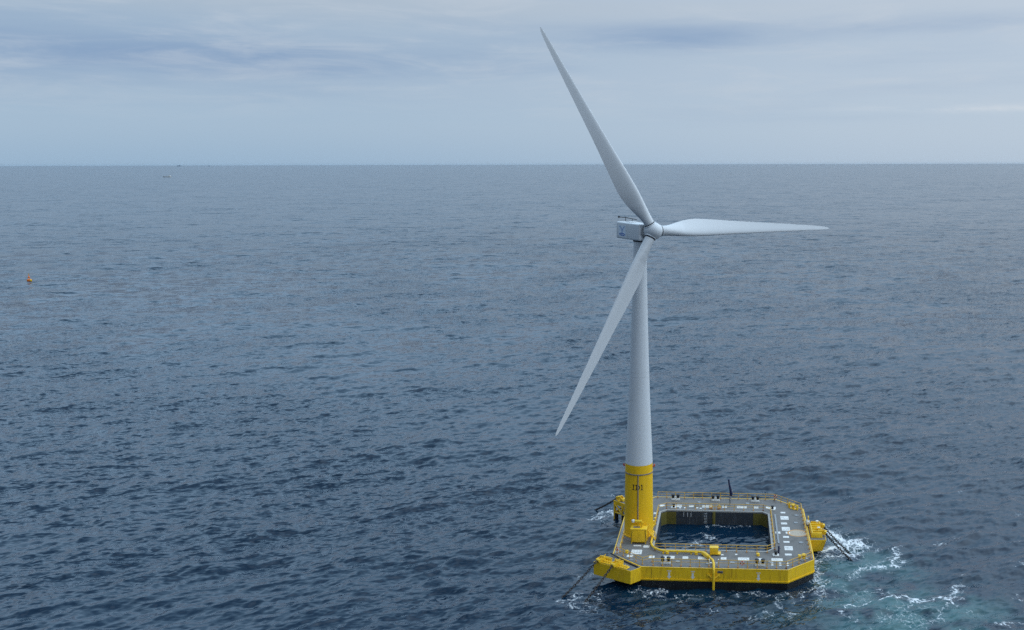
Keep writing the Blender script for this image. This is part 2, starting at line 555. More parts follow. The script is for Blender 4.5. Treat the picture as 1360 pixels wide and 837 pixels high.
def build_sea():
    h = CAM[2] - SEA
    rings = [2.0, 25, 50, 75, 90, 100, 108, 114]
    r = 118.0
    while r < 100000:
        rings.append(r)
        r += max(0.20, 0.70 * (r * r + h * h) / (h * 955.0))
    rings.append(100000.0)
    rr = np.array(rings)
    dr = np.gradient(rr)
    a0, a1 = R_(-40.0), R_(24.0)
    fine = np.arange(a0, a1, R_(0.056))
    coarse = np.linspace(a1, a0 + 2 * PI, 150)[:-1]
    an = np.concatenate([fine, coarse])
    na, nr = len(an), len(rr)
    x = CAM[0] + np.sin(an)[None, :] * rr[:, None]
    y = CAM[1] + np.cos(an)[None, :] * rr[:, None]
    d = np.broadcast_to(dr[:, None], x.shape)
    wA = np.clip(1.35 - d / 14.0, 0, 1) * np.clip(2.0 - rr[:, None] / 9000.0, 0, 1)
    wB = np.clip(1.25 - d / 7.0, 0, 1)
    isf = (np.arange(na) < len(fine)).astype(float)[None, :]
    wB = wB * np.maximum(isf, 0.35)
    tA = wave_tile(397.0, 1024, 6.0, 200.0, 3, Hs=0.85, lam_p=27.0)
    tB = wave_tile(103.0, 512, 0.6, 6.0, 5, Hs=1.7, wd=rotv(WD, 0.52))
    # a second, lower swell crossing from the right
    tC = wave_tile(521.0, 512, 9.0, 60.0, 9, Hs=0.45, lam_p=22.0, wd=np.array([-0.92, -0.38]))
    tD = wave_tile(811.0, 512, 30.0, 200.0, 17, Hs=0.8, lam_p=62.0, wd=rotv(WD, 0.25))
    z = np.zeros_like(x); ox = np.zeros_like(x); oy = np.zeros_like(x)
    for t, w, rot, ch in ((tA, wA, 0.0, 1.1), (tB, wB, 0.52, 0.8), (tC, wA, 0.0, 0.8), (tD, wA, 0.0, 1.0)):
        a, bx, by = sample(t, x, y, rot)
        z += a * w
        ox -= -ch * bx * w
        oy -= -ch * by * w
    # sheltered water inside the damping pool, trough against the front face
    lx = x * PF[0][0] + y * PF[1][0]
    ly = x * PF[0][1] + y * PF[1][1]
    pool = np.clip(1.5 - np.maximum(np.abs(lx), np.abs(ly)) / 12.0, 0, 1) > 0.01
    inside = (np.abs(lx) < 14.5) & (np.abs(ly) < 14.5)
    k = np.where(inside, 0.35, 1.0)
    z *= k; ox *= k; oy *= k
    tr = np.exp(-((ly + 19.5) / 6.0) ** 2) * np.clip(1.3 - np.abs(lx) / 24.0, 0, 1)
    z -= 0.35 * tr
    z += np.where(inside, 0.55, 0.0)
    # rows across the horizon stay flat
    flat = rr[:, None] > 40000
    z = np.where(flat, 0, z)
    near = (np.abs(x - 15) < 95) & (np.abs(y - 30) < 115) & (rr[:, None] > 110) & (isf > 0)
    foam = np.zeros_like(x); aer = np.zeros_like(x)
    idx = np.nonzero(near)
    px, py = x[idx], y[idx]
    wx = px + 0.55 * smooth_noise(px, py, 1.3, 1) + 0.30 * smooth_noise(px, py, 0.55, 2) + 0.5 * smooth_noise(px, py, 3.0, 5)
    wy = py + 0.55 * smooth_noise(px, py, 1.3, 3) + 0.30 * smooth_noise(px, py, 0.55, 4) + 0.5 * smooth_noise(px, py, 3.0, 6)
    f = np.zeros_like(px)
    for wd_, st, pts in FOAM:
        for p, q in zip(pts[:-1], pts[1:]):
            p, q = np.array(p), np.array(q)
            e = q - p
            box = (np.abs(wx - (p[0] + q[0]) / 2) < abs(e[0]) / 2 + 4 * wd_) & (np.abs(wy - (p[1] + q[1]) / 2) < abs(e[1]) / 2 + 4 * wd_)
            j = np.nonzero(box)[0]
            if len(j) == 0:
                continue
            t = np.clip(((wx[j] - p[0]) * e[0] + (wy[j] - p[1]) * e[1]) / (e @ e + 1e-9), 0, 1)
            dd = np.hypot(wx[j] - p[0] - t * e[0], wy[j] - p[1] - t * e[1]) / (wd_ * 0.62)
            f[j] = np.maximum(f[j], st * (0.72 * np.exp(-dd ** 2) + 0.42 * np.exp(-dd / 2.6)))
    foam[idx] = f
    a = np.zeros_like(px)
    qx = px + 2.0 * smooth_noise(px, py, 5.0, 7); qy = py + 1.6 * smooth_noise(px, py, 5.0, 8)
    patch = smooth_noise(px * .8, py, 4.0, 21) + 0.5 * smooth_noise(px, py, 1.9, 22)
    for tx, ty, tw, ts in TEAL:
        a = 1 - (1 - np.clip(a, 0, 1)) * (1 - 0.50 * ts * np.clip(0.75 + 0.75 * patch, 0.05, 1.3) * np.exp(-((qx - tx) ** 2 + (qy - ty) ** 2) / (1.25 * tw) ** 2))
    aer[idx] = a
    foam[idx] = np.maximum(f, 0.42 * np.clip(a - 0.25, 0, 1) * np.clip(0.7 + 0.8 * smooth_noise(px, py, 3.5, 12), 0, 1.4))
    # rare whitecaps on steep crests of the open water
    zz = z + SEA
    co = np.stack([x + ox, y + oy, zz], -1).reshape(-1, 3)
    i = np.arange(nr - 1)[:, None] * na
    j = np.arange(na)[None, :]
    j2 = (j + 1) % na
    quads = np.stack([i + j, i + na + j, i + na + j2, i + j2], -1).reshape(-1, 4)
    me = bpy.data.meshes.new('sea')
    nv, nf = len(co), len(quads)
    me.vertices.add(nv)
    me.vertices.foreach_set('co', co.astype(np.float32).ravel())
    me.loops.add(nf * 4)
    me.loops.foreach_set('vertex_index', quads.astype(np.int32).ravel())
    me.polygons.add(nf)
    me.polygons.foreach_set('loop_start', (np.arange(nf) * 4).astype(np.int32))
    me.polygons.foreach_set('use_smooth', np.ones(nf, dtype=bool))
    me.update(calc_edges=True)
    lod = np.clip((d - 0.6) / 8.0, 0, 1) ** 0.6 + 0 * x
    for nm, arr in (('foam', foam), ('aerated', aer), ('far_sea', lod)):
        at = me.attributes.new(nm, 'FLOAT', 'POINT')
        at.data.foreach_set('value', arr.astype(np.float32).ravel())
    me.validate()
    o = bpy.data.objects.new('sea', me)
    C.objects.link(o)
    me.materials.append(sea_material())
    if me.polygons[len(fine) // 2].normal.z < 0:
        me.flip_normals()
    return tag(o, 'choppy dark blue sea reaching to the horizon', None, None, 'structure')


def sea_material():
    m = bpy.data.materials.new('sea_water')
    m.use_nodes = True
    t = m.node_tree
    b = t.nodes['Principled BSDF']
    b.inputs['IOR'].default_value = 1.36
    c = nd(t, 'ShaderNodeTexCoord')
    at = {k: nd(t, 'ShaderNodeAttribute', attribute_name=k).outputs['Fac'] for k in ('foam', 'aerated', 'far_sea')}
    geo = nd(t, 'ShaderNodeNewGeometry')
    ang = math.atan2(WD[1], WD[0])

    def slope(scale, stretch, amp, detail=2.0, off=0.0):
        mpn = nd(t, 'ShaderNodeMapping', vector_type='TEXTURE')
        mpn.inputs['Rotation'].default_value = (0, 0, ang + off)
        mpn.inputs['Scale'].default_value = (1.0 / scale, stretch / scale, 1.0 / scale)
        t.links.new(c.outputs['Object'], mpn.inputs[0])
        n = nd(t, 'ShaderNodeTexNoise', i_Scale=1.0, i_Detail=detail, i_Roughness=0.55)
        t.links.new(mpn.outputs[0], n.inputs['Vector'])
        s = nd(t, 'ShaderNodeVectorMath', operation='SUBTRACT')
        t.links.new(n.outputs['Color'], s.inputs[0])
        s.inputs[1].default_value = (0.5, 0.5, 0.5)
        mu = nd(t, 'ShaderNodeVectorMath', operation='SCALE')
        t.links.new(s.outputs[0], mu.inputs[0])
        if isinstance(amp, (int, float)):
            mu.inputs['Scale'].default_value = amp
        else:
            t.links.new(amp, mu.inputs['Scale'])
        return mu.outputs[0]

    far = at['far_sea']
    gn = nd(t, 'ShaderNodeTexNoise', i_Scale=0.009, i_Detail=4.0, i_Roughness=0.6, i_Distortion=0.6)
    t.links.new(c.outputs['Object'], gn.inputs['Vector'])
    gust = maprange(t, gn.outputs['Fac'], 0.34, 0.66, 0.2, 1.5)
    parts = [slope(0.95, 3.6, math_n(t, 'MULTIPLY', gust, 0.85), 2.0, -0.35), slope(2.0, 3.0, math_n(t, 'MULTIPLY', gust, 0.85), 1.5, -0.15),
             slope(0.34, 3.4, math_n(t, 'MULTIPLY', far, 1.60), 2.0, -0.35),
             slope(0.095, 3.4, math_n(t, 'MULTIPLY', far, 1.25), 2.0, -0.45),
             slope(0.016, 2.6, math_n(t, 'MULTIPLY', far, 0.45), 4.0, -0.3)]
    acc = geo.outputs['Normal']
    for p in parts:
        a = nd(t, 'ShaderNodeVectorMath', operation='ADD')
        t.links.new(acc, a.inputs[0])
        t.links.new(p, a.inputs[1])
        acc = a.outputs[0]
    nrm = nd(t, 'ShaderNodeVectorMath', operation='NORMALIZE')
    t.links.new(acc, nrm.inputs[0])
    t.links.new(nrm.outputs[0], b.inputs['Normal'])
    # lace of foam
    wp = nd(t, 'ShaderNodeTexNoise', i_Scale=0.9, i_Detail=3.0)
    t.links.new(c.outputs['Object'], wp.inputs['Vector'])
    wv = nd(t, 'ShaderNodeVectorMath', operation='SCALE')
    wv.inputs['Scale'].default_value = 1.6
    t.links.new(wp.outputs['Color'], wv.inputs[0])
    wa = nd(t, 'ShaderNodeVectorMath', operation='ADD')
    t.links.new(c.outputs['Object'], wa.inputs[0])
    t.links.new(wv.outputs[0], wa.inputs[1])
    flatv = nd(t, 'ShaderNodeVectorMath', operation='MULTIPLY')
    flatv.inputs[1].default_value = (1, 1, 0.15)
    t.links.new(wa.outputs[0], flatv.inputs[0])
    vo = nd(t, 'ShaderNodeTexVoronoi', feature='DISTANCE_TO_EDGE', i_Scale=0.85)
    t.links.new(flatv.outputs[0], vo.inputs['Vector'])
    vo2 = nd(t, 'ShaderNodeTexVoronoi', feature='DISTANCE_TO_EDGE', i_Scale=2.3)
    t.links.new(flatv.outputs[0], vo2.inputs['Vector'])
    edge = math_n(t, 'MINIMUM', math_n(t, 'MULTIPLY', vo.outputs['Distance'], 2.6), math_n(t, 'MULTIPLY', vo2.outputs['Distance'], 4.2))
    fn = nd(t, 'ShaderNodeTexNoise', i_Scale=2.2, i_Detail=5.0, i_Roughness=0.65)
    t.links.new(c.outputs['Object'], fn.inputs['Vector'])
    e = math_n(t, 'SUBTRACT', at['foam'], edge)
    e = math_n(t, 'ADD', e, math_n(t, 'MULTIPLY', math_n(t, 'SUBTRACT', fn.outputs['Fac'], 0.5), 0.9))
    fm = maprange(t, e, 0.42, 0.90)
    fm = math_n(t, 'MULTIPLY', fm, maprange(t, at['foam'], 0.10, 0.45))
    # thin web of old foam round the breaking patches
    web = math_n(t, 'SUBTRACT', math_n(t, 'MULTIPLY', at['foam'], 0.13), vo.outputs['Distance'])
    web = maprange(t, web, -0.030, 0.022)
    web = math_n(t, 'MULTIPLY', web, maprange(t, fn.outputs['Fac'], 0.42, 0.62))
    web = math_n(t, 'MULTIPLY', web, maprange(t, at['foam'], 0.10, 0.28, 0.0, 0.55))
    fm = math_n(t, 'MAXIMUM', fm, web)
    deep = (0.0012, 0.0168, 0.0390)
    teal = (0.055, 0.165, 0.170)
    body = mixc(t, math_n(t, 'MULTIPLY', at['aerated'], 0.85), deep, teal)
    col = mixc(t, fm, body, (0.80, 0.83, 0.85))
    t.links.new(col, b.inputs['Base Color'])
    ro = math_n(t, 'ADD', math_n(t, 'MULTIPLY', far, 0.12), 0.045)
    ro = math_n(t, 'ADD', ro, math_n(t, 'MULTIPLY', fm, 0.7))
    t.links.new(ro, b.inputs['Roughness'])
    return m


sea = build_sea()

# ------------------------------------------------------------------ floating platform
OUT = [(-12.41, -18.0), (13.02, -18.0), (18.0, -13.24), (18.0, 12.34), (12.55, 18.0), (-12.5, 18.0), (-18.0, 12.5), (-18.0, -12.91)]
PX0, PX1, PY0, PY1, PC = -10.91, 10.58, -9.9, 10.16, 1.1
INN = [(PX0 + PC, PY0), (PX1 - PC, PY0), (PX1, PY0 + PC), (PX1, PY1 - PC), (PX1 - PC, PY1), (PX0 + PC, PY1), (PX0, PY1 - PC), (PX0, PY0 + PC)]


def offset(poly, d):
    """shrink (d>0) a convex counter-clockwise outline"""
    out = []
    n = len(poly)
    for i in range(n):
        p0, p1, p2 = Vector(poly[i - 1]), Vector(poly[i]), Vector(poly[(i + 1) % n])
        a, b_ = (p1 - p0).normalized(), (p2 - p1).normalized()
        na_, nb = Vector((-a.y, a.x)), Vector((-b_.y, b_.x))
        m_ = (na_ + nb).normalized()
        out.append(tuple(p1 + m_ * d / max(0.3, m_.dot(na_))))
    return out


def ring_mesh(outer, inner, z0, z1):
    mb = MB()
    n = len(outer)
    vs_ = [(x, y, z0) for x, y in outer] + [(x, y, z1) for x, y in outer] + [(x, y, z1) for x, y in inner] + [(x, y, z0) for x, y in inner]
    fs = []
    for i in range(n):
        j = (i + 1) % n
        for a in range(4):
            b_ = (a + 1) % 4
            fs.append([a * n + i, a * n + j, b_ * n + j, b_ * n + i])
    mb.add(vs_, fs)
    return mb


plat = thing('floating_platform', 'yellow square floating platform with grey deck and open water pool in the middle', 'floating platform', (0, 0, 0))
ring_mesh(OUT, offset(OUT, 1.0), 0.22, 2.56).build('hull_side', 'yellow_hull_paint', plat, smooth=20)
ring_mesh(offset(OUT, 0.10), offset(OUT, 1.0), -7.5, 0.215).build('lower_hull', 'hull_dark', plat, smooth=20)
st = ring_mesh(offset(OUT, -0.10), offset(OUT, 0.05), 0.40, 0.55)
st.build('rubbing_strake', 'yellow_hull_paint', plat, smooth=20)
ring_mesh(offset(OUT, -0.03), offset(OUT, 0.16), 2.565, 2.645).build('gunwale', 'yellow_hull_paint', plat, smooth=20)
ring_mesh(offset(OUT, 0.165), offset(INN, -0.36), 2.45, DZ).build('deck', 'deck_grey', plat, smooth=20)
ring_mesh(offset(INN, -0.355), INN, 2.40, DZ + 0.06).build('pool_coaming', 'concrete_pale', plat, smooth=20)
ring_mesh(offset(INN, -0.5), offset(INN, 0.02), -7.5, 2.39).build('pool_wall', 'pool_wall', plat, smooth=20)
# pale walkway strip outboard of the left and right rails
for x0, x1 in ((-17.75, -16.95), (17.55, 17.78)):
    mb = MB()
    mb.add([(x0, -12.3, DZ + .006), (x1, -12.3, DZ + .006), (x1, 11.8, DZ + .006), (x0, 11.8, DZ + .006)], [[0, 1, 2, 3]])
    mb.build('walkway_strip', 'deck_pale', plat, smooth=0)
# olive corner plates, centre post and rungs of the pool wall
for pts in ([(PX0 + 0.03, PY1 - PC - 0.02), (PX0 + PC, PY1 - 0.035), (PX0 + PC + 1.9, PY1 - 0.035)], [(PX1 - PC - 1.8, PY1 - 0.035), (PX1 - PC, PY1 - 0.035), (PX1 - 0.03, PY1 - PC - 0.02)]):
    mb = MB()
    vs_ = [(x, y, 2.30) for x, y in pts] + [(x, y, -0.28) for x, y in pts]
    mb.add(vs_, [[0, 1, 4, 3], [1, 2, 5, 4]])
    vs2 = [(x, y - 0.03, z) for x, y, z in vs_]
    mb.add(vs2, [[0, 1, 4, 3], [1, 2, 5, 4]])
    mb.build('pool_corner_plate', 'olive_paint', plat, smooth=0)
MB().box((-0.25, PY1 - 0.12, 0.6), (0.55, 0.2, 3.8), 0.03).build('pool_wall_post', 'olive_paint', plat)
mb = MB()
for k in range(7):
    mb.box((-1.95, PY1 - 0.08, 0.1 + 0.33 * k), (0.6, 0.08, 0.09))
mb.build('pool_ladder', 'seam_grey', plat)
for u in (-6.4, -5.6, -4.9):
    MB().box((u, PY1 - 0.05, 1.75), (0.16, 0.05, 0.9)).build('pool_wall_streak', 'seam_grey', plat)


# painted labels on the deck
def label_plate(u, v, w, h, rows=2):
    mb = MB()
    mb.add([(-w / 2, -h / 2, 0), (w / 2, -h / 2, 0), (w / 2, h / 2, 0), (-w / 2, h / 2, 0)], [[0, 1, 2, 3]])
    mb.mat(1)
    r = random.Random(int((u * 31 + v * 17) * 10))
    for k in range(rows):
        y = h * (0.18 - 0.36 * k) if rows > 1 else 0.0
        x = -w * 0.38
        while x < w * 0.36:
            sw = r.uniform(0.05, 0.14)
            hh = h * r.uniform(0.05, 0.09)
            if r.random() < 0.75:
                mb.add([(x, y - hh, .004), (x + sw, y - hh, .004), (x + sw, y + hh, .004), (x, y + hh, .004)], [[0, 1, 2, 3]])
            x += sw + r.uniform(0.04, 0.12)
    o = mb.build('deck_marking', ['white_paint', 'conduit_grey'], plat, smooth=0)
    o.location = (u, v, DZ + 0.008)
    return o


for vv in (-13.55, 12.75):
    for u, big in ((-10.95, 0), (-7.9, 1), (-4.95, 0), (-1.7, 1), (1.85, 0), (5.4, 1), (8.3, 0), (11.34, 1)):
        label_plate(u, vv, 2.0 if big else 1.0, 1.2 if big else 1.0, 2 if big else 1)
for u, v, w, h in ((13.68, 10.13, .97, .8), (13.82, 7.15, 1.58, 1.9), (13.58, 4.14, 1.17, .95), (13.75, 1.31, 1.54, 1.9), (12.11, -.7, 1.0, 1.0), (14.02, -.64, .82, .95),
                   (13.55, -2.78, 1.1, .85), (13.49, -5.24, 1.12, .75), (13.71, -8.2, 1.5, 1.9), (13.48, -11.14, 1.19, .8),
                   (-13.87, -11.5, 1.9, 2.0), (-14.87, -13.34, 1.1, .9), (-14.0, -8.6, 1.4, .6), (-12.3, -8.9, 1.1, 1.0), (-12.06, 8.21, .59, 1.0)):
    label_plate(u, v, w, h, 2 if h > 1.2 else 1)
for u in (10.4, 11.8, 13.1):
    for v in (-15.0, -15.9):
        mb = MB()
        mb.add([(-.2, -.2, 0), (.2, -.2, 0), (.2, .2, 0), (-.2, .2, 0)], [[0, 1, 2, 3]])
        mb.build('deck_marking', 'white_paint', plat, smooth=0).location = (u, v, DZ + .008)
for u, v in ((4.1, -11.6), (1.6, -11.9), (-7.2, 11.6), (-6.2, 11.7), (-3.7, 11.8), (-3.0, 11.6)):
    mb = MB()
    mb.add([(-.22, -.25, 0), (.22, -.25, 0), (.22, .25, 0), (-.22, .25, 0)], [[0, 1, 2, 3]])
    mb.build('deck_marking', 'white_paint', plat, smooth=0).location = (u, v, DZ + .008)
# faded round mark at the right edge: ring and worn inner fill
mb = MB()
n = 40
pts = [(1.95 * math.cos(2 * PI * k / n), 1.75 * math.sin(2 * PI * k / n), 0) for k in range(n)]
mb.add(pts, [list(range(n))])
o = mb.build('deck_circle_mark', 'faded_orange', plat, smooth=0)
o.location = (15.85, -0.75, DZ + 0.005)
mb = MB()
for k in range(n):
    t0, t1 = 2 * PI * k / n, 2 * PI * (k + 1) / n
    a, b_ = 1.95, 1.62
    mb.add([(a * math.cos(t0), .9 * a * math.sin(t0), 0), (a * math.cos(t1), .9 * a * math.sin(t1), 0), (b_ * math.cos(t1), .9 * b_ * math.sin(t1), 0), (b_ * math.cos(t0), .9 * b_ * math.sin(t0), 0)], [[0, 1, 2, 3]])
mb.mat(0)
mb.build('deck_circle_ring', 'worn_orange', plat, smooth=0).location = (15.85, -0.75, DZ + 0.010)

# white arrows pointing down on the front face, each under a small bar mark
for u in (-7.56, -3.45, 7.93):
    mb = MB()
    y0 = -18.006
    mb.add([(u - .17, y0, 1.75), (u + .17, y0, 1.75), (u + .17, y0, 1.05), (u + .38, y0, 1.05), (u, y0, 0.58), (u - .38, y0, 1.05), (u - .17, y0, 1.05)],
           [[0, 6, 2, 1], [5, 4, 3, 2, 6]])
    mb.add([(u - .38, y0, 2.08), (u + .38, y0, 2.08), (u + .38, y0, 2.0), (u - .38, y0, 2.0)], [[0, 3, 2, 1]])
    for s in (-.22, .02, .2):
        mb.add([(u + s, y0, 1.98), (u + s + .09, y0, 1.98), (u + s + .09, y0, 1.84), (u + s, y0, 1.84)], [[0, 3, 2, 1]])
    mb.build('arrow_marking', 'white_paint', plat, smooth=0)
mb = MB()
mb.box((1.30, -18.03, 2.02), (0.95, 0.05, 0.42), 0.01)
mb.mat(1)
for k, (x, w) in enumerate(((.93, .06), (1.05, .12), (1.24, .12), (1.42, .05), (1.54, .12))):
    mb.box((x + w / 2, -18.06, 2.02), (w, 0.012, 0.22))
mb.build('name_plate', ['conduit_grey', 'black_paint'], plat)
# hatch seams of the hull side
for u in (1.9, -10.6):
    MB().box((u, -18.005, 1.4), (0.05, 0.012, 1.7)).build('weld_seam', 'olive_paint', plat)


# mooring corners: yellow sponson, dark deck strip, chain stoppers
def sponson(poly, z0, z1, root, taper=None):
    """poly: inner edge first two points on the hull, counter-clockwise"""
    mb = MB()
    mb.prism(poly, z0, z1, poly2=None) if taper is None else mb.prism(taper, z0, z1, poly2=poly)
    o = mb.build('mooring_sponson', 'yellow_hull_paint', root, smooth=20)
    mb = MB()
    mb.prism(offset(poly, 0.12), z1 + 0.002, z1 + 0.03)
    s = mb.build('sponson_deck', 'deck_grey', o, smooth=20)
    return o


def stopper(parent, pos, ang, L=1.0):
    """chain stopper: cheek plates, roller, tail wheel and lever, pointing along ang"""
    T = Matrix.Translation(pos) @ Matrix.Rotation(ang, 4, 'Z')
    mb = MB()
    for s in (-0.32, 0.32):
        mb.add([(-0.9 * L, s - .05, 0), (0.75 * L, s - .05, 0), (1.05 * L, s - .05, 0.35), (0.6 * L, s - .05, 0.75), (-0.5 * L, s - .05, 0.85), (-0.9 * L, s - .05, 0.4)] +
               [(-0.9 * L, s + .05, 0), (0.75 * L, s + .05, 0), (1.05 * L, s + .05, 0.35), (0.6 * L, s + .05, 0.75), (-0.5 * L, s + .05, 0.85), (-0.9 * L, s + .05, 0.4)],
               [[0, 1, 2, 3, 4, 5], [11, 10, 9, 8, 7, 6]] + [[i, (i + 1) % 6, 6 + (i + 1) % 6, 6 + i] for i in range(6)], T)
    mb.tube([(0.75 * L, -0.42, 0.42), (0.75 * L, 0.42, 0.42)], 0.26, 12, T)
    mb.tube([(-0.4, 0, 0.5), (-0.9, 0.0, 1.05)], 0.07, 8, T)
    mb.box((-0.95, 0, 0.3), (0.5, 0.9, 0.55), 0.04, T)
    mb.tube([(-0.1, -0.5, 0.9), (-0.1, 0.5, 0.9)], 0.08, 8, T)
    return mb.build('chain_stopper', 'yellow_steel', parent)


def teeth(parent, p, q, n, h=0.45):
    p, q = Vector(p), Vector(q)
    mb = MB()
    a = math.atan2((q - p).y, (q - p).x)
    for k in range(n):
        c = p + (q - p) * (k + 0.5) / n
        mb.box(tuple(c + Vector((0, 0, h / 2))), (0.14, 0.75, h), 0.02, rz=a, top=(1.0, 0.5))
        mb.tube([c + Vector((0, 0, h * .5)), c + Vector((-math.sin(a) * -.45, math.cos(a) * -.45, h * 1.1))], 0.06, 6)
    mb.box(tuple((p + q) / 2 + Vector((0, 0, 0.06))), ((q - p).length, 1.1, 0.12), 0.02, rz=a)
    return mb.build('stopper_rack', 'yellow_steel', parent)


FL = [(-18.0, -12.91), (-21.0, -16.0), (-14.1, -19.82), (-12.41, -18.0)]
sp = sponson(FL, 0.22, 2.56, plat)
teeth(sp, (-20.0, -15.75, 2.6), (-14.6, -18.75, 2.6), 13)
stopper(sp, (-19.6, -16.0, 2.62), math.atan2(-5.8, -5.2))
stopper(sp, (-16.8, -17.8, 2.62), math.atan2(-5.0, -4.3))
mb = MB()
mb.tube([(-18.3, -13.2, 2.95), (-15.3, -16.2, 2.75), (-13.0, -18.3, 2.72)], 0.13, 8)
mb.build('hose', 'black_paint', sp)
mb = MB()
for a_, b_ in (((-19.4, -15.2), (-17.7, -16.2)), ((-17.2, -16.4), (-15.6, -17.3))):
    mb.box(((a_[0] + b_[0]) / 2, (a_[1] + b_[1]) / 2, 2.95), (1.6, 0.5, 0.6), 0.06, rz=-0.5)
    mb.tube([(a_[0], a_[1], 3.3), (b_[0], b_[1], 3.3)], 0.09, 8)
mb.build('winch_box', 'yellow_steel', sp)

RT = [(18.0, -3.5), (21.1, -3.3), (21.1, 4.2), (18.0, 5.8)]
RTb = [(18.0, -3.2), (20.5, -2.7), (20.5, 3.6), (18.0, 5.2)]
sp = sponson(RT, 0.0, 2.35, plat, RTb)
MB().prism([(18.05, -2.6), (19.6, -2.0), (19.6, 3.0), (18.05, 4.2)], -5.0, -0.01).build('sponson_leg', 'hull_dark', sp, smooth=20)
MB().box((18.25, 3.9, 3.4), (0.16, 0.9, 1.7), 0.03).build('shield_plate', 'yellow_steel', sp)
mb = MB()
mb.box((19.4, 0.4, 2.85), (2.2, 5.6, 0.95), 0.06, top=(0.86, 0.94))
for v in (-1.8, -0.6, 0.6, 1.8, 3.0):
    mb.box((19.5, v, 3.45), (1.7, 0.12, 0.35), 0.02)
mb.build('stopper_housing', 'yellow_steel', sp)
for v in (2.2, -1.2):
    stopper(sp, (20.4, v, 2.75), math.atan2(-0.6 * 0.35, 1.0), 0.9)
    MB().box((19.9, v + 0.9, 3.55), (0.5, 0.5, 0.35), 0.05).build('stopper_cap', 'white_paint', sp)
    MB().tube([(21.15, v, 2.72), (21.45, v - .05, 2.6)], 0.24, 10).build('fairlead_mouth', 'black_paint', sp)

BL = [(-12.5, 18.0), (-14.2, 19.9), (-21.3, 15.4), (-18.0, 12.5)]
sp = sponson(BL, 1.75, 2.56, plat)
stopper(sp, (-19.9, 15.4, 2.62), math.atan2(4.5, -5.5))
stopper(sp, (-17.6, 16.6, 2.62), math.atan2(4.5, -5.5))
teeth(sp, (-20.4, 14.9, 2.62), (-15.4, 17.9, 2.62), 9)
mb = MB()
legs = [(-21.0, 15.2), (-19.3, 13.75), (-18.3, 13.0)]
mb.tube([(*legs[0], 2.0), (*legs[0], -1.9)], 0.26, 10)
mb.tube([(*legs[1], 2.0), (*legs[1], -1.2)], 0.20, 10)
mb.tube([(*legs[0], 1.9), (*legs[1], 0.2)], 0.17, 8)
mb.tube([(*legs[1], 1.9), (*legs[2], 0.0)], 0.17, 8)
mb.tube([(*legs[0], 0.1), (*legs[2], 0.1)], 0.17, 8)
mb.tube([(-20.6, 15.5, 0.1), (-14.6, 19.2, 0.1)], 0.17, 8)
mb.tube([(-14.4, 19.4, 2.0), (-14.4, 19.4, -1.6)], 0.24, 8)
mb.tube([(-20.9, 15.3, 0.1), (-17.8, 17.2, 1.8)], 0.15, 8)
mb.build('brace_frame', 'yellow_steel', sp)
for lx_, ly_ in ((-20.6, 14.9), (-19.0, 13.5), (-15.0, 18.6)):
    MB().tube([(lx_, ly_, 0.0), (lx_, ly_, -5.0)], 0.4, 10).build('pile', 'hull_dark', sp)


# guard rails
def guardrail(pts, h=1.3, step=1.75, z=DZ, thick=0.058, mid=2, name='guardrail'):
    mb = MB()
    for k in range(mid):
        zz = z + h * (1.0 - 0.40 * k)
        mb.tube([(x, y, zz) for x, y in pts], thick if k == 0 else thick * .8, 6)
    rail = mb.build(name, 'rail_yellow', plat)
    done = None
    for (x0, y0), (x1, y1) in zip(pts[:-1], pts[1:]):
        L = math.hypot(x1 - x0, y1 - y0)
        n_ = max(1, round(L / step))
        for k in range(n_ + 1):
            x, y = x0 + (x1 - x0) * k / n_, y0 + (y1 - y0) * k / n_
            if done and math.hypot(x - done[0], y - done[1]) < 0.6:
                continue
            done = (x, y)
            if post_src[0] is None or post_src[1] != h:
                p = MB().box((0, 0, h / 2), (0.105, 0.105, h), 0.0).mat(1).box((0, 0, 0.10), (0.26, 0.26, 0.20)).build('post', ['rail_yellow', 'worn_orange'], rail)
                post_src[0], post_src[1] = p, h
            else:
                p = post_src[0].copy()
                C.objects.link(p)
                p.parent = rail
            p.location = (x, y, z)
    return rail


post_src = [None, None]
guardrail([(-10.4, -17.35), (-0.7, -17.35)])
guardrail([(1.0, -17.35), (12.75, -17.35)])
guardrail([(12.75, -17.35), (17.45, -12.95)])
guardrail([(17.42, -12.6), (17.42, 12.0)], step=2.1)
guardrail([(17.42, 12.05), (12.3, 17.35)])
guardrail([(12.3, 17.35), (-12.2, 17.35)], step=1.9)
guardrail([(-16.85, 12.0), (-16.85, -11.9)], step=2.1, thick=0.06)
guardrail([(-17.3, -12.4), (-12.3, -17.0), (-10.7, -15.9)])
guardrail([(-10.6, -10.55), (9.7, -10.55), (11.15, -9.2)], step=1.8)
guardrail([(11.15, -9.2), (11.15, 9.5), (9.7, 10.75)], step=2.0, thick=0.06)
guardrail([(9.7, 10.75), (-9.9, 10.75)], step=1.9)
guardrail([(-9.9, 10.75), (-11.5, 9.3), (-11.5, 2.0)], step=1.9)

# plating joints, manholes and a cable tray
def deck_strip(name, x0, y0, x1, y1, m, dz=0.004):
    q = MB()
    q.add([(x0, y0, DZ + dz), (x1, y0, DZ + dz), (x1, y1, DZ + dz), (x0, y1, DZ + dz)], [[0, 1, 2, 3]])
    return q.build(name, m, plat, smooth=0)


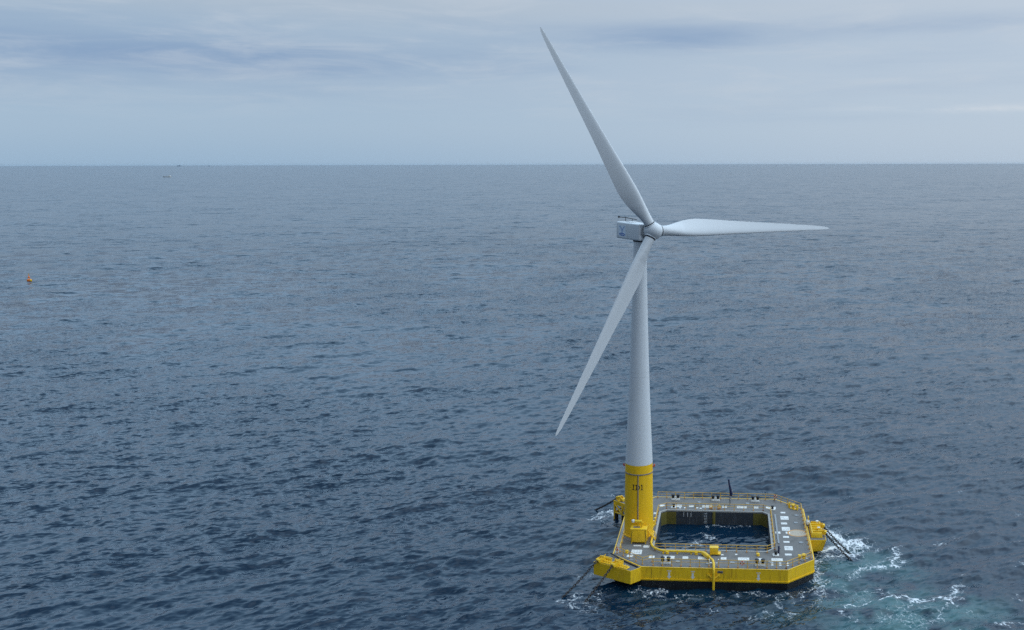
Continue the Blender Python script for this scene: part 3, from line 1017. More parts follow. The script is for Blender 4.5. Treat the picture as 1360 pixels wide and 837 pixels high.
for u in (-9.4, -3.3, 0.4, 6.9, 9.8):
    deck_strip('deck_seam', u - .035, -17.6, u + .035, -12.6, 'conduit_grey')
    deck_strip('deck_seam', u - .035, 12.0, u + .035, 17.6, 'conduit_grey')
for v in (-6.6, -1.9, 2.9, 5.6, 8.8):
    deck_strip('deck_seam', 11.5, v - .035, 17.2, v + .035, 'conduit_grey')
for u, v in ((-6.2, -15.4), (-0.9, -15.9), (3.4, -15.3), (10.1, -14.6), (16.2, -5.4), (15.9, 4.6), (16.3, 8.7), (6.6, 15.0), (-3.4, 15.1), (-14.6, -15.0)):
    q = MB().lathe([(0.46, 0), (0.46, 0.07), (0.40, 0.09), (0.38, 0.07), (0.02, 0.08)], 20)
    for k in range(6):
        q.box((0.42 * math.cos(k * PI / 3), 0.42 * math.sin(k * PI / 3), 0.10), (0.06, 0.06, 0.05))
    q.build('manhole_cover', 'steel_grey', plat, T=Matrix.Translation((u, v, DZ)))
q = MB()
q.box((12.0, 1.2, DZ + 0.10), (0.32, 15.0, 0.12))
for v in (-5.5, -2.5, .5, 3.5, 6.5):
    q.box((12.0, v, DZ + 0.03), (0.5, 0.12, 0.06))
q.build('cable_tray', 'steel_grey', plat)

# small vents on the deck
for u, v in ((-8.3, -11.95), (-3.1, -12.0), (8.0, -12.0), (-15.6, -12.0), (15.4, -12.3)):
    MB().lathe([(0.32, 0), (0.32, 0.12), (0.20, 0.16), (0.20, 0.30), (0.34, 0.34), (0.30, 0.46), (0.0, 0.5)], 14).build('deck_vent', 'yellow_steel', plat, T=Matrix.Translation((u, v, DZ)))


# ------------------------------------------------------------------ wind turbine
TX, TY = -14.35, -2.36
turb = thing('wind_turbine', 'tall white three bladed wind turbine with yellow tower foot standing on the platform', 'wind turbine', (TX, TY, DZ))
ZT = lambda z: z - DZ          # platform height -> turbine height


def r_at(z):
    zs = [2.6, 16.5, 23, 30, 37, 44.5, 55, 58.4]
    rs = [2.75, 2.56, 2.25, 1.96, 1.72, 1.50, 1.25, 1.18]
    return float(np.interp(z, zs, rs))


prof = [(r_at(z), ZT(z)) for z in np.linspace(16.45, 58.4, 30)]
tower = MB().lathe(prof, 56).build('tower', 'turbine_white', turb, smooth=35)
mb = MB()
for z in (33.0, 33.9):
    mb.lathe([(r_at(z) + .004, ZT(z)), (r_at(z) + .012, ZT(z) + .02), (r_at(z) + .012, ZT(z) + .08), (r_at(z) + .004, ZT(z) + .12)], 56, cap=False)
mb.build('flange_ring', 'turbine_white', tower)
zb = 16.45
foot = MB().lathe([(2.95, 0.0), (2.95, 0.18), (2.77, 0.2)] + [(r_at(z), ZT(z)) for z in (2.9, 7, 11, 14, 16.44)], 56).build('tower_foot', 'yellow_tower_paint', turb, smooth=35)
mb = MB()
zr = 14.75
mb.lathe([(r_at(zr) + .01, ZT(zr) - .10), (r_at(zr) + .11, ZT(zr) - .08), (r_at(zr) + .11, ZT(zr) + .08), (r_at(zr) + .01, ZT(zr) + .10)], 56, cap=False)
mb.build('cable_ring', 'conduit_grey', foot)
mb = MB()
for k in range(1):
    zz = np.linspace(4.6, 14.7, 10)
    mb.tube([(0.10, -r_at(z) - 0.10, ZT(z)) for z in zz], 0.10, 8)
mb.build('conduit', 'conduit_grey', foot)
for s, lab in ((-1, 0), (1, 0)):
    mb = MB()
    T = Matrix.Rotation(R_(90 + 88 * -s), 4, 'Z')
    mb.box((s * (r_at(15.6) + .16), 0.2, ZT(15.6)), (0.36, 0.2, 0.12), 0.02)
    mb.lathe([(0.13, 0), (0.16, 0.1), (0.16, 0.3), (0.08, 0.42)], 12, T=Matrix.Translation((s * (r_at(15.6) + .3), 0.2, ZT(15.6) + .06)))
    mb.build('navigation_light', 'red_plastic', foot)

# the tower number, black serif letters wrapped on the yellow foot
def on_tower(u, z):
    a = u / r_at(z)
    r = r_at(z) + 0.012
    return (r * math.sin(a), -r * math.cos(a), ZT(z))


def letter(name, quads, u0, z0):
    mb = MB()
    for q in quads:
        mb.add([on_tower(u0 + a, z0 + b_) for a, b_ in q], [[0, 1, 2, 3]])
    return mb.build(name, 'black_paint', foot, smooth=0)


def rect(x0, y0, x1, y1):
    return [(x0, y0), (x1, y0), (x1, y1), (x0, y1)]


H_ = 1.02
letter('letter', [rect(.16, 0, .32, H_), rect(0, 0, .48, .11), rect(0, H_ - .11, .48, H_)], -1.02, 11.85)
bowl = []
nb = 14
for k in range(nb):
    t0, t1 = -PI / 2 + PI * k / nb, -PI / 2 + PI * (k + 1) / nb
    th = lambda t: 0.10 + 0.07 * math.cos(t) ** 2
    po = lambda t, d: (.36 + (.50 - d) * math.cos(t), H_ / 2 + (H_ / 2 - d * .8) * math.sin(t))
    bowl.append([po(t0, 0), po(t1, 0), po(t1, th(t1)), po(t0, th(t0))])
letter('letter', [rect(.12, 0, .28, H_), rect(0, 0, .12, .10), rect(0, H_ - .10, .12, H_), rect(.28, 0, .37, .09), rect(.28, H_ - .09, .37, H_)] + bowl, -0.42, 11.85)
letter('letter', [rect(.16, 0, .31, H_), rect(0, 0, .47, .10), [(0, H_ - .24), (.16, H_ - .14), (.16, H_), (0, H_ - .12)]], 0.58, 11.85)

# rotor frame
YAW, TILT = -1.00945, R_(6.0)
ax = Vector((math.cos(YAW) * math.cos(TILT), math.sin(YAW) * math.cos(TILT), math.sin(TILT)))
side = Vector((-math.sin(YAW), math.cos(YAW), 0))
upv = ax.cross(side)
HUB = Vector((-11.697 - TX, -5.05 - TY, 60.166 - DZ))
RF = Matrix.Identity(4)
for i in range(3):
    RF[i][0], RF[i][1], RF[i][2], RF[i][3] = ax[i], side[i], upv[i], HUB[i]
# nacelle in its own yaw frame about the tower top
NF = Matrix.Translation((0, 0, 59.78 - DZ)) @ Matrix.Rotation(YAW, 4, 'Z')
bm = bmesh.new()
bmesh.ops.create_cube(bm, size=1.0)
for v in bm.verts:
    front = v.co.x > 0
    x = 2.62 if front else -6.85
    hw, zt, zb_ = (1.55, 1.55, -1.45) if front else (1.55, 1.62, -1.50)
    v.co = Vector((x, hw * (1 if v.co.y > 0 else -1), zt if v.co.z > 0 else zb_))
bmesh.ops.bevel(bm, geom=[e for e in bm.edges], offset=0.28, segments=3, affect='EDGES', profile=0.6)
mb = MB()
bm.verts.index_update()
mb.add([v.co for v in bm.verts], [[v.index for v in f.verts] for f in bm.faces])
bm.free()
nac = mb.build('nacelle', 'turbine_white', turb, smooth=50, T=NF)
mb = MB().lathe([(1.28, -1.75), (1.28, -1.40)], 40)
mb.build('yaw_collar', 'dark_gap', nac)
mb = MB().tube([(2.40, 0, 0.12), (2.95, 0, 0.18)], 1.18, 32)
mb.build('rotor_collar', 'steel_grey', nac)
# company panel on the left side face: pale plate, two raised arms and an oval below
mb = MB()
yy = -1.562
mb.add([(-5.8, yy, 0.98), (-5.8, yy, -0.98), (-2.8, yy, -0.98), (-2.8, yy, 0.98)], [[0, 1, 2, 3]])
mb.mat(1)
y2 = yy - .006
def ql(a, b_, c_, d_):
    mb.add([(-4.3 + 1.45 * a[0], y2, a[1]), (-4.3 + 1.45 * b_[0], y2, b_[1]), (-4.3 + 1.45 * c_[0], y2, c_[1]), (-4.3 + 1.45 * d_[0], y2, d_[1])], [[0, 1, 2, 3]])
ql((-.80, .88), (-.52, .88), (.10, .10), (-.16, .06))
ql((.52, .88), (.80, .88), (.16, .06), (-.10, .10))
ql((-.16, .10), (.16, .10), (.13, -.36), (-.13, -.36))
mb.mat(2)
pts = [(-4.3 + 1.3 * math.cos(2 * PI * k / 24), y2, -.66 + .28 * math.sin(2 * PI * k / 24)) for k in range(24)]
mb.add(pts, [list(range(24))])
mb.mat(0)
for x in (-.85, -.5, -.15, .2, .55):
    mb.add([(-4.3 + x, y2 - .004, -.58), (-4.3 + x + .2, y2 - .004, -.58), (-4.3 + x + .2, y2 - .004, -.74), (-4.3 + x, y2 - .004, -.74)], [[0, 1, 2, 3]])
mb.build('logo_panel', ['logo_panel', 'logo_pale_blue', 'logo_blue'], nac, smooth=0)
mb = MB()
mb.tube([(-6.0, 0, 1.6), (-6.0, 0, 2.5)], 0.06, 8)
mb.tube([(-6.9, -0.9, 2.42), (-6.0, 0, 2.35), (-4.4, 1.5, 2.0)], 0.07, 8)
mb.lathe([(0.05, -.2), (0.2, -.1), (0.2, .1), (0.05, .2)], 10, T=Matrix.Translation((-6.95, -0.95, 2.45)))
mb.tube([(-5.0, 0.9, 1.6), (-5.0, 0.9, 2.15)], 0.05, 6)
mb.build('wind_vane', 'dark_gap', nac)
MB().box((-3.4, 0, 1.66), (1.6, 1.5, 0.14), 0.04).build('roof_hatch', 'turbine_white', nac)

# spinner: rounded nose, body open at the back
prof = [(0.02, 1.78), (0.35, 1.74), (0.75, 1.58), (1.10, 1.28), (1.38, 0.85), (1.58, 0.30), (1.66, -0.30), (1.62, -0.85), (1.56, -1.10), (1.4, -1.16)]
TS = RF @ Matrix(((0, 0, 1, 0), (1, 0, 0, 0), (0, 1, 0, 0), (0, 0, 0, 1)))
spin = MB().lathe(prof[::-1], 48).build('spinner', 'turbine_white', turb, smooth=60, T=TS)
AZ = [-0.5145 + k * 2 * PI / 3 for k in range(3)]


def blade_mesh():
    # stations: radius, chord, thickness ratio, twist (deg), leading edge fraction
    st_ = [(1.45, 1.86, 1.00, 20, .50), (2.2, 1.86, 1.00, 20, .50), (3.2, 2.02, .84, 20, .46), (4.6, 2.50, .60, 19, .40), (6.2, 3.02, .42, 17.5, .36), (7.8, 3.36, .34, 16, .34),
           (9.2, 3.42, .30, 14.5, .33), (12, 3.18, .27, 12, .33), (16, 2.72, .24, 9.5, .32), (20, 2.32, .22, 7.5, .32), (25, 1.90, .20, 5.8, .31), (30, 1.50, .19, 4.6, .31),
           (34, 1.17, .18, 3.9, .31), (37, .90, .17, 3.5, .32), (38.8, .66, .16, 3.2, .34), (39.6, .42, .15, 3, .38), (40.0, .16, .15, 3, .45)]
    rr = np.array([s[0] for s in st_])
    dense = np.unique(np.concatenate([np.linspace(1.45, 12, 26), np.linspace(12, 37, 26), rr]))
    n_ = 36
    vs_, fs = [], []
    for r in dense:
        c_, tk, tw, le = [float(np.interp(r, rr, [s[i] for s in st_])) for i in (1, 2, 3, 4)]
        tw = R_(tw + 2.0)
        round_ = min(1.0, max(0.0, (tk - 0.42) / 0.58))
        for k in range(n_):
            t = 2 * PI * k / n_
            xc = 0.5 + 0.5 * math.cos(t)              # 1 at trailing edge, 0 at leading edge
            xa = 1 - xc
            yt = 5 * tk * (0.2969 * math.sqrt(max(xc, 0)) - 0.126 * xc - 0.3516 * xc ** 2 + 0.2843 * xc ** 3 - 0.1036 * xc ** 4)
            camber = 0.035 * (1 - round_) * 4 * xc * (1 - xc)
            s = 1 if math.sin(t) >= 0 else -1
            y_air = s * yt + camber
            y_circ = 0.5 * math.sin(t) * tk
            y_ = (y_air * (1 - round_) + y_circ * round_) * c_
            along = (le - xc) * c_                     # + toward the leading edge
            # suction side downwind (-x)
            X_ = along * math.sin(tw) - y_ * math.cos(tw)
            Y_ = along * math.cos(tw) + y_ * math.sin(tw)
            bend = -0.26 * (r / 40.0) ** 2
            vs_.append((X_ + bend, Y_, r))
    N = len(dense)
    for i in range(N - 1):
        for k in range(n_):
            k2 = (k + 1) % n_
            fs.append([i * n_ + k, i * n_ + k2, (i + 1) * n_ + k2, (i + 1) * n_ + k])
    fs.append([(N - 1) * n_ + k for k in range(n_)])
    fs.append(list(range(n_))[::-1])
    return vs_, fs


bv, bf = blade_mesh()
first = None
for th in AZ:
    TB = RF @ Matrix.Rotation(-th, 4, 'X')
    if first is None:
        mb = MB()
        mb.add(bv, bf)
        bl = mb.build('blade', 'blade_white', turb, smooth=60, T=TB)
        ring = MB().lathe([(0.975, 1.40), (0.975, 1.56)], 36).build('blade_root_ring', 'dark_gap', bl)
        sock_ = MB().lathe([(1.12, 0.75), (1.12, 1.33), (1.03, 1.385), (0.9, 1.39)], 36).build('blade_socket', 'turbine_white', bl)
        first = bl
    else:
        bl = copy_tree(first, turb)
        bl.matrix_local = TB

# ------------------------------------------------------------------ things standing on the platform
# cabinet at the foot of the tower
cab = thing('equipment_cabinet', 'large yellow equipment cabinet in front of the tower foot', 'cabinet', (-13.85, -7.0, DZ))
MB().box((0, 0, 1.55), (2.95, 1.75, 2.4), 0.05).build('cabinet_body', 'yellow_tower_paint', cab)
MB().box((0, 0, 2.80), (3.08, 1.88, 0.10), 0.02).build('cabinet_roof', 'yellow_steel', cab)
for s in (-1, 1):
    for t in (-1, 1):
        MB().box((s * 1.3, t * 0.72, 0.17), (0.16, 0.16, 0.34)).build('leg', 'yellow_steel', cab)
MB().box((0.35, -0.885, 1.5), (1.1, 0.03, 2.0), 0.01).build('cabinet_door', 'yellow_tower_paint', cab)
for s in (-1, 1):
    MB().tube([(s * 1.2, -0.89, 2.6), (s * 1.42, -0.92, 0.45)], 0.05, 6).build('tie_bar', 'olive_paint', cab)
MB().box((-0.45, 0.1, 2.88), (1.2, 0.7, 0.06)).build('roof_tray', 'conduit_grey', cab)
# lamp and winch on the roof
lamp = thing('roof_winch', 'small yellow winch with white lamp on top of the yellow cabinet', 'winch', (-14.1, -6.75, DZ + 2.86))
mb = MB()
mb.box((0.0, 0, 0.55), (0.24, 0.24, 1.0), 0.02)
mb.tube([(-0.55, 0, 1.05), (0.75, 0, 1.05)], 0.30, 14)
mb.box((0.75, 0.0, 0.5), (0.22, 0.5, 0.9), 0.03)
mb.box((0.95, 0.0, 0.85), (0.3, 0.3, 0.3), 0.05)
mb.build('winch_drum', 'yellow_steel', lamp)
MB().lathe([(0.1, -.3), (0.3, -.2), (0.3, .2), (0.1, .3)], 14, T=Matrix.Translation((-0.85, 0, 1.1))).build('lamp_head', 'white_paint', lamp)
# stair beside the cabinet
stair = thing('access_stair', 'short yellow access stair between the cabinet and the pool rail', 'stair', (-11.75, -5.6, DZ))
mb = MB()
for s in (-.4, .4):
    mb.tube([(0.9, s, 0.05), (-0.55, s, 1.9)], 0.07, 8)
    mb.tube([(0.9, s, 1.05), (-0.55, s, 2.9)], 0.05, 8)
    mb.tube([(0.9, s, 0), (0.9, s, 1.05)], 0.05, 8)
    mb.tube([(-0.55, s, 0), (-0.55, s, 2.9)], 0.06, 8)
mb.build('stringer', 'yellow_steel', stair)
for k in range(6):
    MB().box((0.72 - 0.24 * k, 0, 0.28 + 0.3 * k), (0.24, 0.75, 0.05)).build('tread', 'yellow_steel', stair)
for i, (v0, lb) in enumerate(((0.6, 'yellow valve cluster low at the right side of the tower foot'),)):
    vc = thing('valve_cluster', lb, 'valves', (-11.75, v0, DZ))
    mb = MB()
    for k in range(4):
        mb.tube([(-0.25 + .15 * k, -1.2 + .8 * k, 0), (-0.25 + .15 * k, -1.2 + .8 * k, 1.0 + .3 * (k % 2))], 0.12, 8)
        mb.lathe([(0.05, -.06), (0.28, -.05), (0.28, .05), (0.05, .06)], 12, T=Matrix.Translation((-0.25 + .15 * k, -1.2 + .8 * k, 1.1 + .3 * (k % 2))))
    mb.tube([(-0.2, -1.4, .5), (0.2, 1.5, .5)], 0.12, 8)
    mb.build('valve_pipes', 'yellow_steel', vc)

# export cable pipe from the tower to the front edge and down
pipe = thing('cable_pipe', 'yellow cable pipe running along the pool rail and down over the front edge', 'pipe', (-11.45, -8.1, DZ))
o0 = Vector((-11.45, -8.1, DZ))
pz = 0.45
mb = MB()
path = [(-11.55, -3.5, DZ + .5), (-11.5, -8.3, DZ + pz), (-11.2, -9.6, DZ + pz), (-10.6, -10.7, DZ + pz), (-9.6, -11.55, DZ + pz), (-8.6, -11.85, DZ + pz), (-2.6, -11.9, DZ + pz), (-2.0, -12.1, DZ + pz)]
mb.tube([Vector(p) - o0 for p in path], 0.20, 12)
path2 = [(-0.75, -14.2, DZ + pz), (-0.1, -15.6, DZ + pz + .1), (0.12, -16.6, DZ + pz), (0.16, -17.6, DZ + .35), (0.16, -18.35, DZ - .1), (0.16, -18.45, DZ - .9), (0.16, -18.45, -1.2)]
mb.tube([Vector(p) - o0 for p in path2], 0.22, 12)
mb.build('pipe_run', 'yellow_steel', pipe)
mb = MB()
mb.tube([Vector(p) - o0 for p in ((-2.1, -12.05, DZ + pz), (-1.6, -12.75, DZ + pz), (-0.75, -14.2, DZ + pz))], [0.26, 0.40, 0.36], 14)
mb.build('bend_stiffener', 'yellow_steel', pipe)
mb = MB()
mb.tube([Vector(p) - o0 for p in ((0.16, -18.45, -1.0), (0.16, -18.45, -2.6))], [0.2, 0.12], 12)
mb.build('pipe_end', 'black_paint', pipe)
mb = MB()
for s in (-1, 1):
    mb.tube([Vector((0.16 + s * .85, -18.08, 1.45)) - o0, Vector((0.16, -18.42, 0.85)) - o0], 0.11, 8)
    mb.box(tuple(Vector((0.16 + s * .9, -18.06, 1.4)) - o0), (0.5, 0.1, 0.5), 0.02)
mb.build('pipe_bracket', 'yellow_steel', pipe)
mb = MB()
for s in (-1, 1):
    mb.box(tuple(Vector((0.16 + s * .78, -16.9, DZ + .62)) - o0), (0.14, 0.3, 1.2), 0.02)
    mb.box(tuple(Vector((0.16 + s * .55, -16.9, DZ + .55)) - o0), (0.5, 0.2, 0.14), 0.02)
mb.build('pipe_clamp', 'white_paint', pipe)
mb = MB()
for u in (-9.0, -6.5, -4.0):
    mb.box(tuple(Vector((u, -11.86, DZ + .14)) - o0), (0.3, 0.5, 0.28))
mb.build('pipe_support', 'yellow_steel', pipe)

lock = thing('deck_locker', 'yellow deck locker standing by the front pool rail', 'locker', (0.1, -11.75, DZ))
MB().box((0, 0, 0.85), (1.5, 1.1, 0.95), 0.06).build('locker_body', 'yellow_steel', lock)
MB().box((0, 0, 1.36), (1.6, 1.2, 0.08), 0.02).build('lid', 'yellow_steel', lock)
MB().box((0.25, -0.1, 0.30), (1.95, 1.3, 0.10), 0.02).build('stand', 'yellow_steel', lock)
for s in (-.6, .85):
    MB().box((s, 0, 0.13), (0.14, 1.0, 0.26)).build('leg', 'yellow_steel', lock)


# twin bollards
def twin_bollard():
    t = thing('twin_bollard', 'x', 'bollard', (0, 0, DZ), 0, 'black twin bollards along the platform edges')
    mb = MB()
    mb.box((0, 0, 0.24), (1.75, 0.75, 0.46), 0.05, top=(0.9, 0.85))
    mb.box((0, 0, 0.62), (0.34, 0.4, 0.40), 0.04)
    mb.build('base_plate', 'white_paint', t)
    for s in (-.52, .52):
        MB().lathe([(0.27, 0.46), (0.26, 0.95), (0.38, 1.05), (0.38, 1.18), (0.24, 1.26)], 18, T=Matrix.Translation((s, 0.0, 0))).build('drum', 'black_paint', t)
    return t


tb = twin_bollard()
for i, (u, v, lb) in enumerate(((-8.3, -16.3, 'black twin bollard on front edge, above the leftmost white arrow'), (8.2, -16.3, 'black twin bollard on front edge, above the rightmost white arrow'),
                                (-8.4, 16.2, 'black twin bollard on back edge, nearest the tower'), (-0.05, 16.2, 'black twin bollard at the middle of the back edge'),
                                (8.25, 16.2, 'black twin bollard on back edge, right of the navy crane'))):
    b = tb if i == 0 else copy_tree(tb)
    b['label'] = lb
    place(b, (u, v, DZ), 0.0 if v < 0 else PI)


def single_bollard(u, v, label, m1='black_paint'):
    t = thing('mooring_bollard', label, 'bollard', (u, v, DZ), 0, 'single bollards at the pool corners')
    MB().box((0, 0, 0.10), (1.15, 0.9, 0.18), 0.03).build('base_plate', 'white_paint', t)
    MB().lathe([(0.25, 0.19), (0.23, 0.6), (0.34, 0.7), (0.32, 0.85), (0.1, 0.9)], 16).build('drum', m1, t)


single_bollard(11.2, -11.7, 'black bollard on white base at front right pool corner, beside the blue post')
single_bollard(11.6, 11.6, 'black bollard on white base at back right pool corner')
single_bollard(-8.5, 11.4, 'black bollard on white base at back left pool corner, near the tower')
for u, lb in ((-0.9, 'orange brown hook block behind the pool, left of the pair'), (0.75, 'orange brown hook block behind the pool, right of the pair')):
    t = thing('hook_block', lb, 'hook', (u, 11.3, DZ), 0, 'orange hook blocks behind the pool')
    MB().box((0, 0, 0.2), (0.7, 0.5, 0.4), 0.05).build('block_base', 'worn_orange', t)
    MB().torus(0.28, 0.09, T=Matrix.Translation((0, 0, 0.55)) @ Matrix.Rotation(PI / 2, 4, 'X'), n=16, k=6).build('hook_ring', 'yellow_steel', t)
for u, v, lb in ((16.1, -13.1, 'yellow mushroom bollard on pale pad at the front right corner'), (15.9, 12.5, 'yellow mushroom bollard at the back right corner')):
    t = thing('mushroom_bollard', lb, 'bollard', (u, v, DZ), R_(45) if v < 0 else R_(-45), 'yellow mushroom bollards')
    MB().box((0, 0, 0.06), (1.6, 0.9, 0.1), 0.02).build('base_plate', 'deck_pale' if v < 0 else 'yellow_steel', t)
    MB().lathe([(0.30, 0.11), (0.26, 0.55), (0.46, 0.72), (0.46, 0.86), (0.3, 1.0), (0.05, 1.05)], 18).build('bollard_head', 'yellow_steel', t)
    if v > 0:
        mb = MB()
        for s in (-1.1, 1.1):
            mb.box((s, 0, .5), (.18, .5, 1.0), .03)
        mb.tube([(-1.1, 0, .95), (1.1, 0, .95)], .09, 8)
        mb.build('side_frame', 'yellow_steel', t)

# folded navy crane on the back edge
cr = thing('deck_crane', 'slim navy blue crane with raised boom on the back edge of the platform', 'crane', (3.0, 14.0, DZ))
MB().lathe([(0.32, 0), (0.32, 0.08), (0.2, 0.12), (0.18, 1.7), (0.26, 1.75), (0.26, 1.95)], 14).build('pedestal', 'steel_grey', cr)
mb = MB()
mb.box((0.12, 0, 2.35), (0.55, 0.40, 0.9), 0.05)
mb.tube([(0.25, 0, 2.3), (0.05, 0, 3.2), (-0.22, 0, 4.3), (-0.36, 0, 5.2)], [0.34, 0.27, 0.19, 0.16], 10)
mb.box((-0.36, 0, 5.25), (0.36, 0.28, 0.42), 0.05)
mb.build('boom', 'navy_paint', cr)
mb = MB()
mb.tube([(0.50, 0, 2.3), (0.24, 0, 3.5)], 0.10, 8)
mb.build('ram', 'steel_grey', cr)

bp_ = thing('blue_post', 'short dark blue post at the front right pool corner', 'post', (11.75, -10.9, DZ))
MB().lathe([(0.2, 0), (0.2, 0.06), (0.15, 0.1), (0.15, 1.25), (0.19, 1.3), (0.19, 1.45), (0.1, 1.5)], 14).build('post_body', 'navy_paint', bp_)
MB().tube([(0, 0, 1.15), (0.30, -0.05, 1.0)], 0.06, 8).build('handle', 'navy_paint', bp_)


# lifebuoys on the rails
def lifebuoy(u, v, rz, label):
    t = thing('lifebuoy', label, 'lifebuoy', (u, v, DZ + 0.45), rz, 'lifebuoys hanging on the guard rails')
    Tt = Matrix.Translation((0, -0.10, 0.40)) @ Matrix.Rotation(PI / 2, 4, 'X')
    MB().torus(0.29, 0.085, T=Tt, n=24, k=10).build('float_ring', 'red_plastic', t)
    mb = MB()
    for k in range(4):
        a = PI / 4 + k * PI / 2
        mb.tube([(0.29 * math.cos(a - .16), 0.29 * math.sin(a - .16), 0), (0.29 * math.cos(a + .16), 0.29 * math.sin(a + .16), 0)], 0.095, 10, T=Tt)
    mb.build('white_band', 'white_paint', t)


lifebuoy(5.1, -17.35, 0, 'red and white lifebuoy on the front guard rail')
lifebuoy(12.45, 17.25, 0, 'red and white lifebuoy on the rail at the back right corner')
lifebuoy(-17.25, -12.45, R_(-45), 'red and white lifebuoy on the rail by the left mooring corner')

raft = thing('liferaft_canister', 'white liferaft canister on the right edge, behind the yellow mooring box', 'liferaft', (18.15, 3.6, DZ), PI / 2)
MB().tube([(-0.7, 0, 0.62), (-0.62, 0, 0.62), (0.62, 0, 0.62), (0.7, 0, 0.62)], [0.28, 0.37, 0.37, 0.28], 18).build('canister', 'white_paint', raft)
mb = MB()
for s in (-.4, .4):
    mb.box((s, 0, 0.14), (0.12, 0.8, 0.26), 0.02)
    mb.torus(0.385, 0.03, T=Matrix.Translation((s, 0, 0.62)) @ Matrix.Rotation(PI / 2, 4, 'Y'), n=18, k=6)
mb.build('cradle', 'steel_grey', raft)


# mooring chains
def chain(p, q, label, sag=0.25, r=0.085):
    p, q = Vector(p), Vector(q)
    L = (q - p).length
    pitch = 0.46
    n_ = int(L / pitch) + 1
    t = bpy.data.objects.new('mooring_chain', None)
    mb = MB()
    d = (q - p).normalized()
    for k in range(n_):
        f = (k + 0.5) / n_
        c = p.lerp(q, f) - Vector((0, 0, sag * 4 * f * (1 - f)))
        dd = (d + Vector((0, 0, -sag * 4 * (1 - 2 * f) / L))).normalized()
        z_ = dd.orthogonal().normalized()
        y_ = z_.cross(dd)
        if k % 2:
            y_, z_ = z_, -y_
        T = Matrix(((dd.x, y_.x, z_.x, c.x), (dd.y, y_.y, z_.y, c.y), (dd.z, y_.z, z_.z, c.z), (0, 0, 0, 1)))
        mb.torus(0.15, r, T=T, n=12, k=6, stretch=0.13)
    o = mb.build('mooring_chain', 'chain_black')
    o.matrix_world = PF
    return tag(o, label, 'chain', 'mooring chains')


chain((-20.35, -16.85, 2.95), (-26.9, -24.6, -2.1), 'black mooring chain at the front left corner, the outer of the two')
chain((-17.4, -18.55, 2.95), (-22.6, -25.9, -2.2), 'black mooring chain at the front left corner, nearer the arrows')
chain((21.3, 2.1, 2.7), (27.2, -1.9, -2.0), 'black mooring chain on the right side, the farther of the two')
chain((21.3, -1.3, 2.7), (27.4, -6.2, -2.0), 'black mooring chain on the right side, the nearer of the two')
chain((-20.6, 15.9, 2.9), (-27.0, 20.5, -2.0), 'black mooring chain leaving the back left corner behind the tower')

# ------------------------------------------------------------------ things far off on the water
bu = thing('marker_buoy', 'small orange and yellow marker buoy floating alone at the left', 'buoy', (-431.0, 428.0, SEA), 0, None, frame=False)
MB().lathe([(0.3, -0.9), (1.3, -0.5), (1.45, 0.1), (1.35, 0.9), (0.9, 1.2)], 24).build('float_body', 'buoy_orange', bu)
MB().lathe([(0.45, -.5), (0.6, 0.0), (0.45, .55)], 16, T=Matrix.Translation((1.35, -0.7, 0.5))).build('fender_float', 'buoy_yellow', bu)
mb = MB()
for k in range(3):
    a = 2 * PI * k / 3
    mb.tube([(0.8 * math.cos(a) - .2, 0.8 * math.sin(a), 1.15), (-.2, 0, 3.6)], 0.11, 6)
mb.tube([(-.2, 0, 3.4), (-.2, 0, 4.6)], 0.12, 6)
mb.lathe([(0.55, 1.9), (0.55, 2.7), (.2, 2.9)], 10, T=Matrix.Translation((-.2, 0, 0)))
mb.build('mast', 'buoy_orange', bu)
MB().box((-.2, 0, 4.4), (0.7, 0.12, 0.6)).build('topmark', 'buoy_yellow', bu)


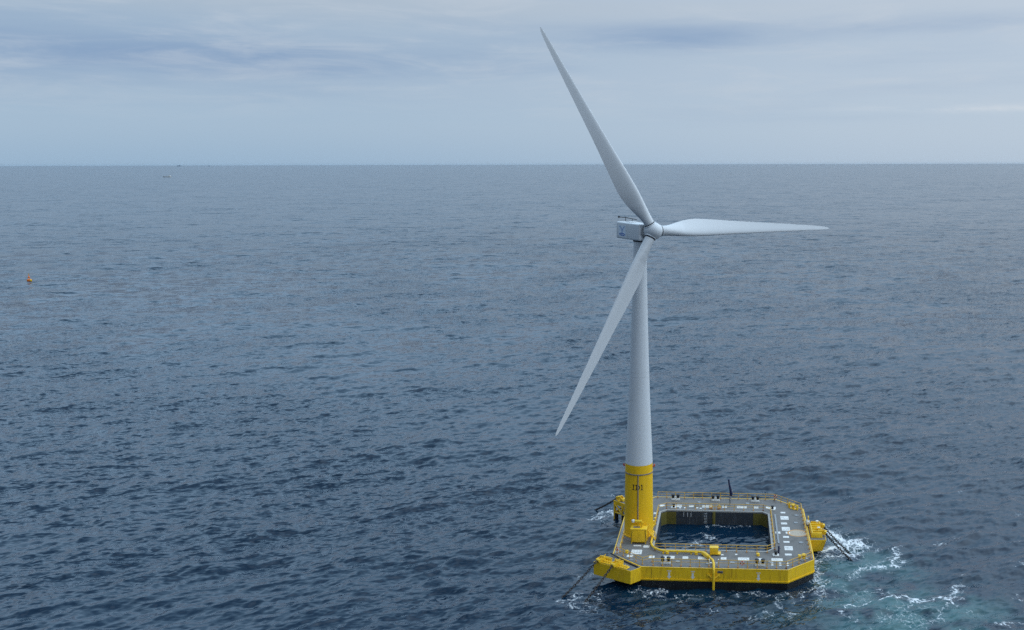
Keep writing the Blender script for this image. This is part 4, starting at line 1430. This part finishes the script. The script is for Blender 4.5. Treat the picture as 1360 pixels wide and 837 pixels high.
def vessel(name, label, loc, rz, L, hullmat, topmat, cat, group=None):
    t = thing(name, label, cat, loc, rz, group, frame=False)
    w, h_ = L * .15, L * (.055 if L > 100 else .10)
    hull = [(-L / 2, -w / 2), (L * .3, -w / 2), (L / 2, 0), (L * .3, w / 2), (-L / 2, w / 2)]
    hl = [(x * .95, y * .8) for x, y in hull]
    MB().prism(hl, -h_ * .6, h_, poly2=hull).build('hull', hullmat, t, smooth=20)
    MB().box((-L * .30, 0, h_ + L * .05), (L * .14, w * .8, L * .10), L * .004).build('wheelhouse', topmat, t)
    mb = MB()
    mb.tube([(-L * .27, 0, h_ + L * .1), (-L * .27, 0, h_ + L * .16)], L * .006, 8)
    mb.box((-L * .35, 0, h_ + L * .12), (L * .03, L * .03, L * .05))
    mb.build('mast', topmat, t)
    if L > 100:
        for k in range(4):
            MB().box((-L * .14 + k * L * .13, 0, h_ + L * .022), (L * .11, w * .85, L * (.044 if k % 2 else .036))).build('cargo_stack', hullmat, t)
    return t


vessel('boat', 'tiny white boat far out near the horizon at the left', (-3168, 5505, SEA), R_(176), 52, 'white_paint', 'white_paint', 'boat')
vessel('cargo_ship', 'hazy dark ship on the horizon, left and longer of the two', (-24000, 43900, SEA), R_(150), 330, 'ship_haze_grey', 'ship_pale', 'ship', 'ships on the horizon')
vessel('cargo_ship', 'hazy dark ship on the horizon, right and shorter of the two', (-23500, 45600, SEA), R_(140), 230, 'ship_haze_grey', 'ship_pale', 'ship', 'ships on the horizon')

# ------------------------------------------------------------------ sea air
hz = MB()
hz.box((0, 0, 57.0), (206000.0, 206000.0, 122.0))
MAT['haze'] = bpy.data.materials.new('haze')
MAT['haze'].use_nodes = True
ht = MAT['haze'].node_tree
ht.nodes.clear()
hv = ht.nodes.new('ShaderNodeVolumePrincipled')
hv.inputs['Color'].default_value = (0.60, 0.75, 0.88, 1.0)
hv.inputs['Density'].default_value = 3.0e-6
hv.inputs['Anisotropy'].default_value = 0.2
ho = ht.nodes.new('ShaderNodeOutputMaterial')
ht.links.new(hv.outputs[0], ho.inputs['Volume'])
haze = tag(hz.build('haze', 'haze', None, smooth=0), 'thin pale haze in the air over the sea', None, None, 'stuff')
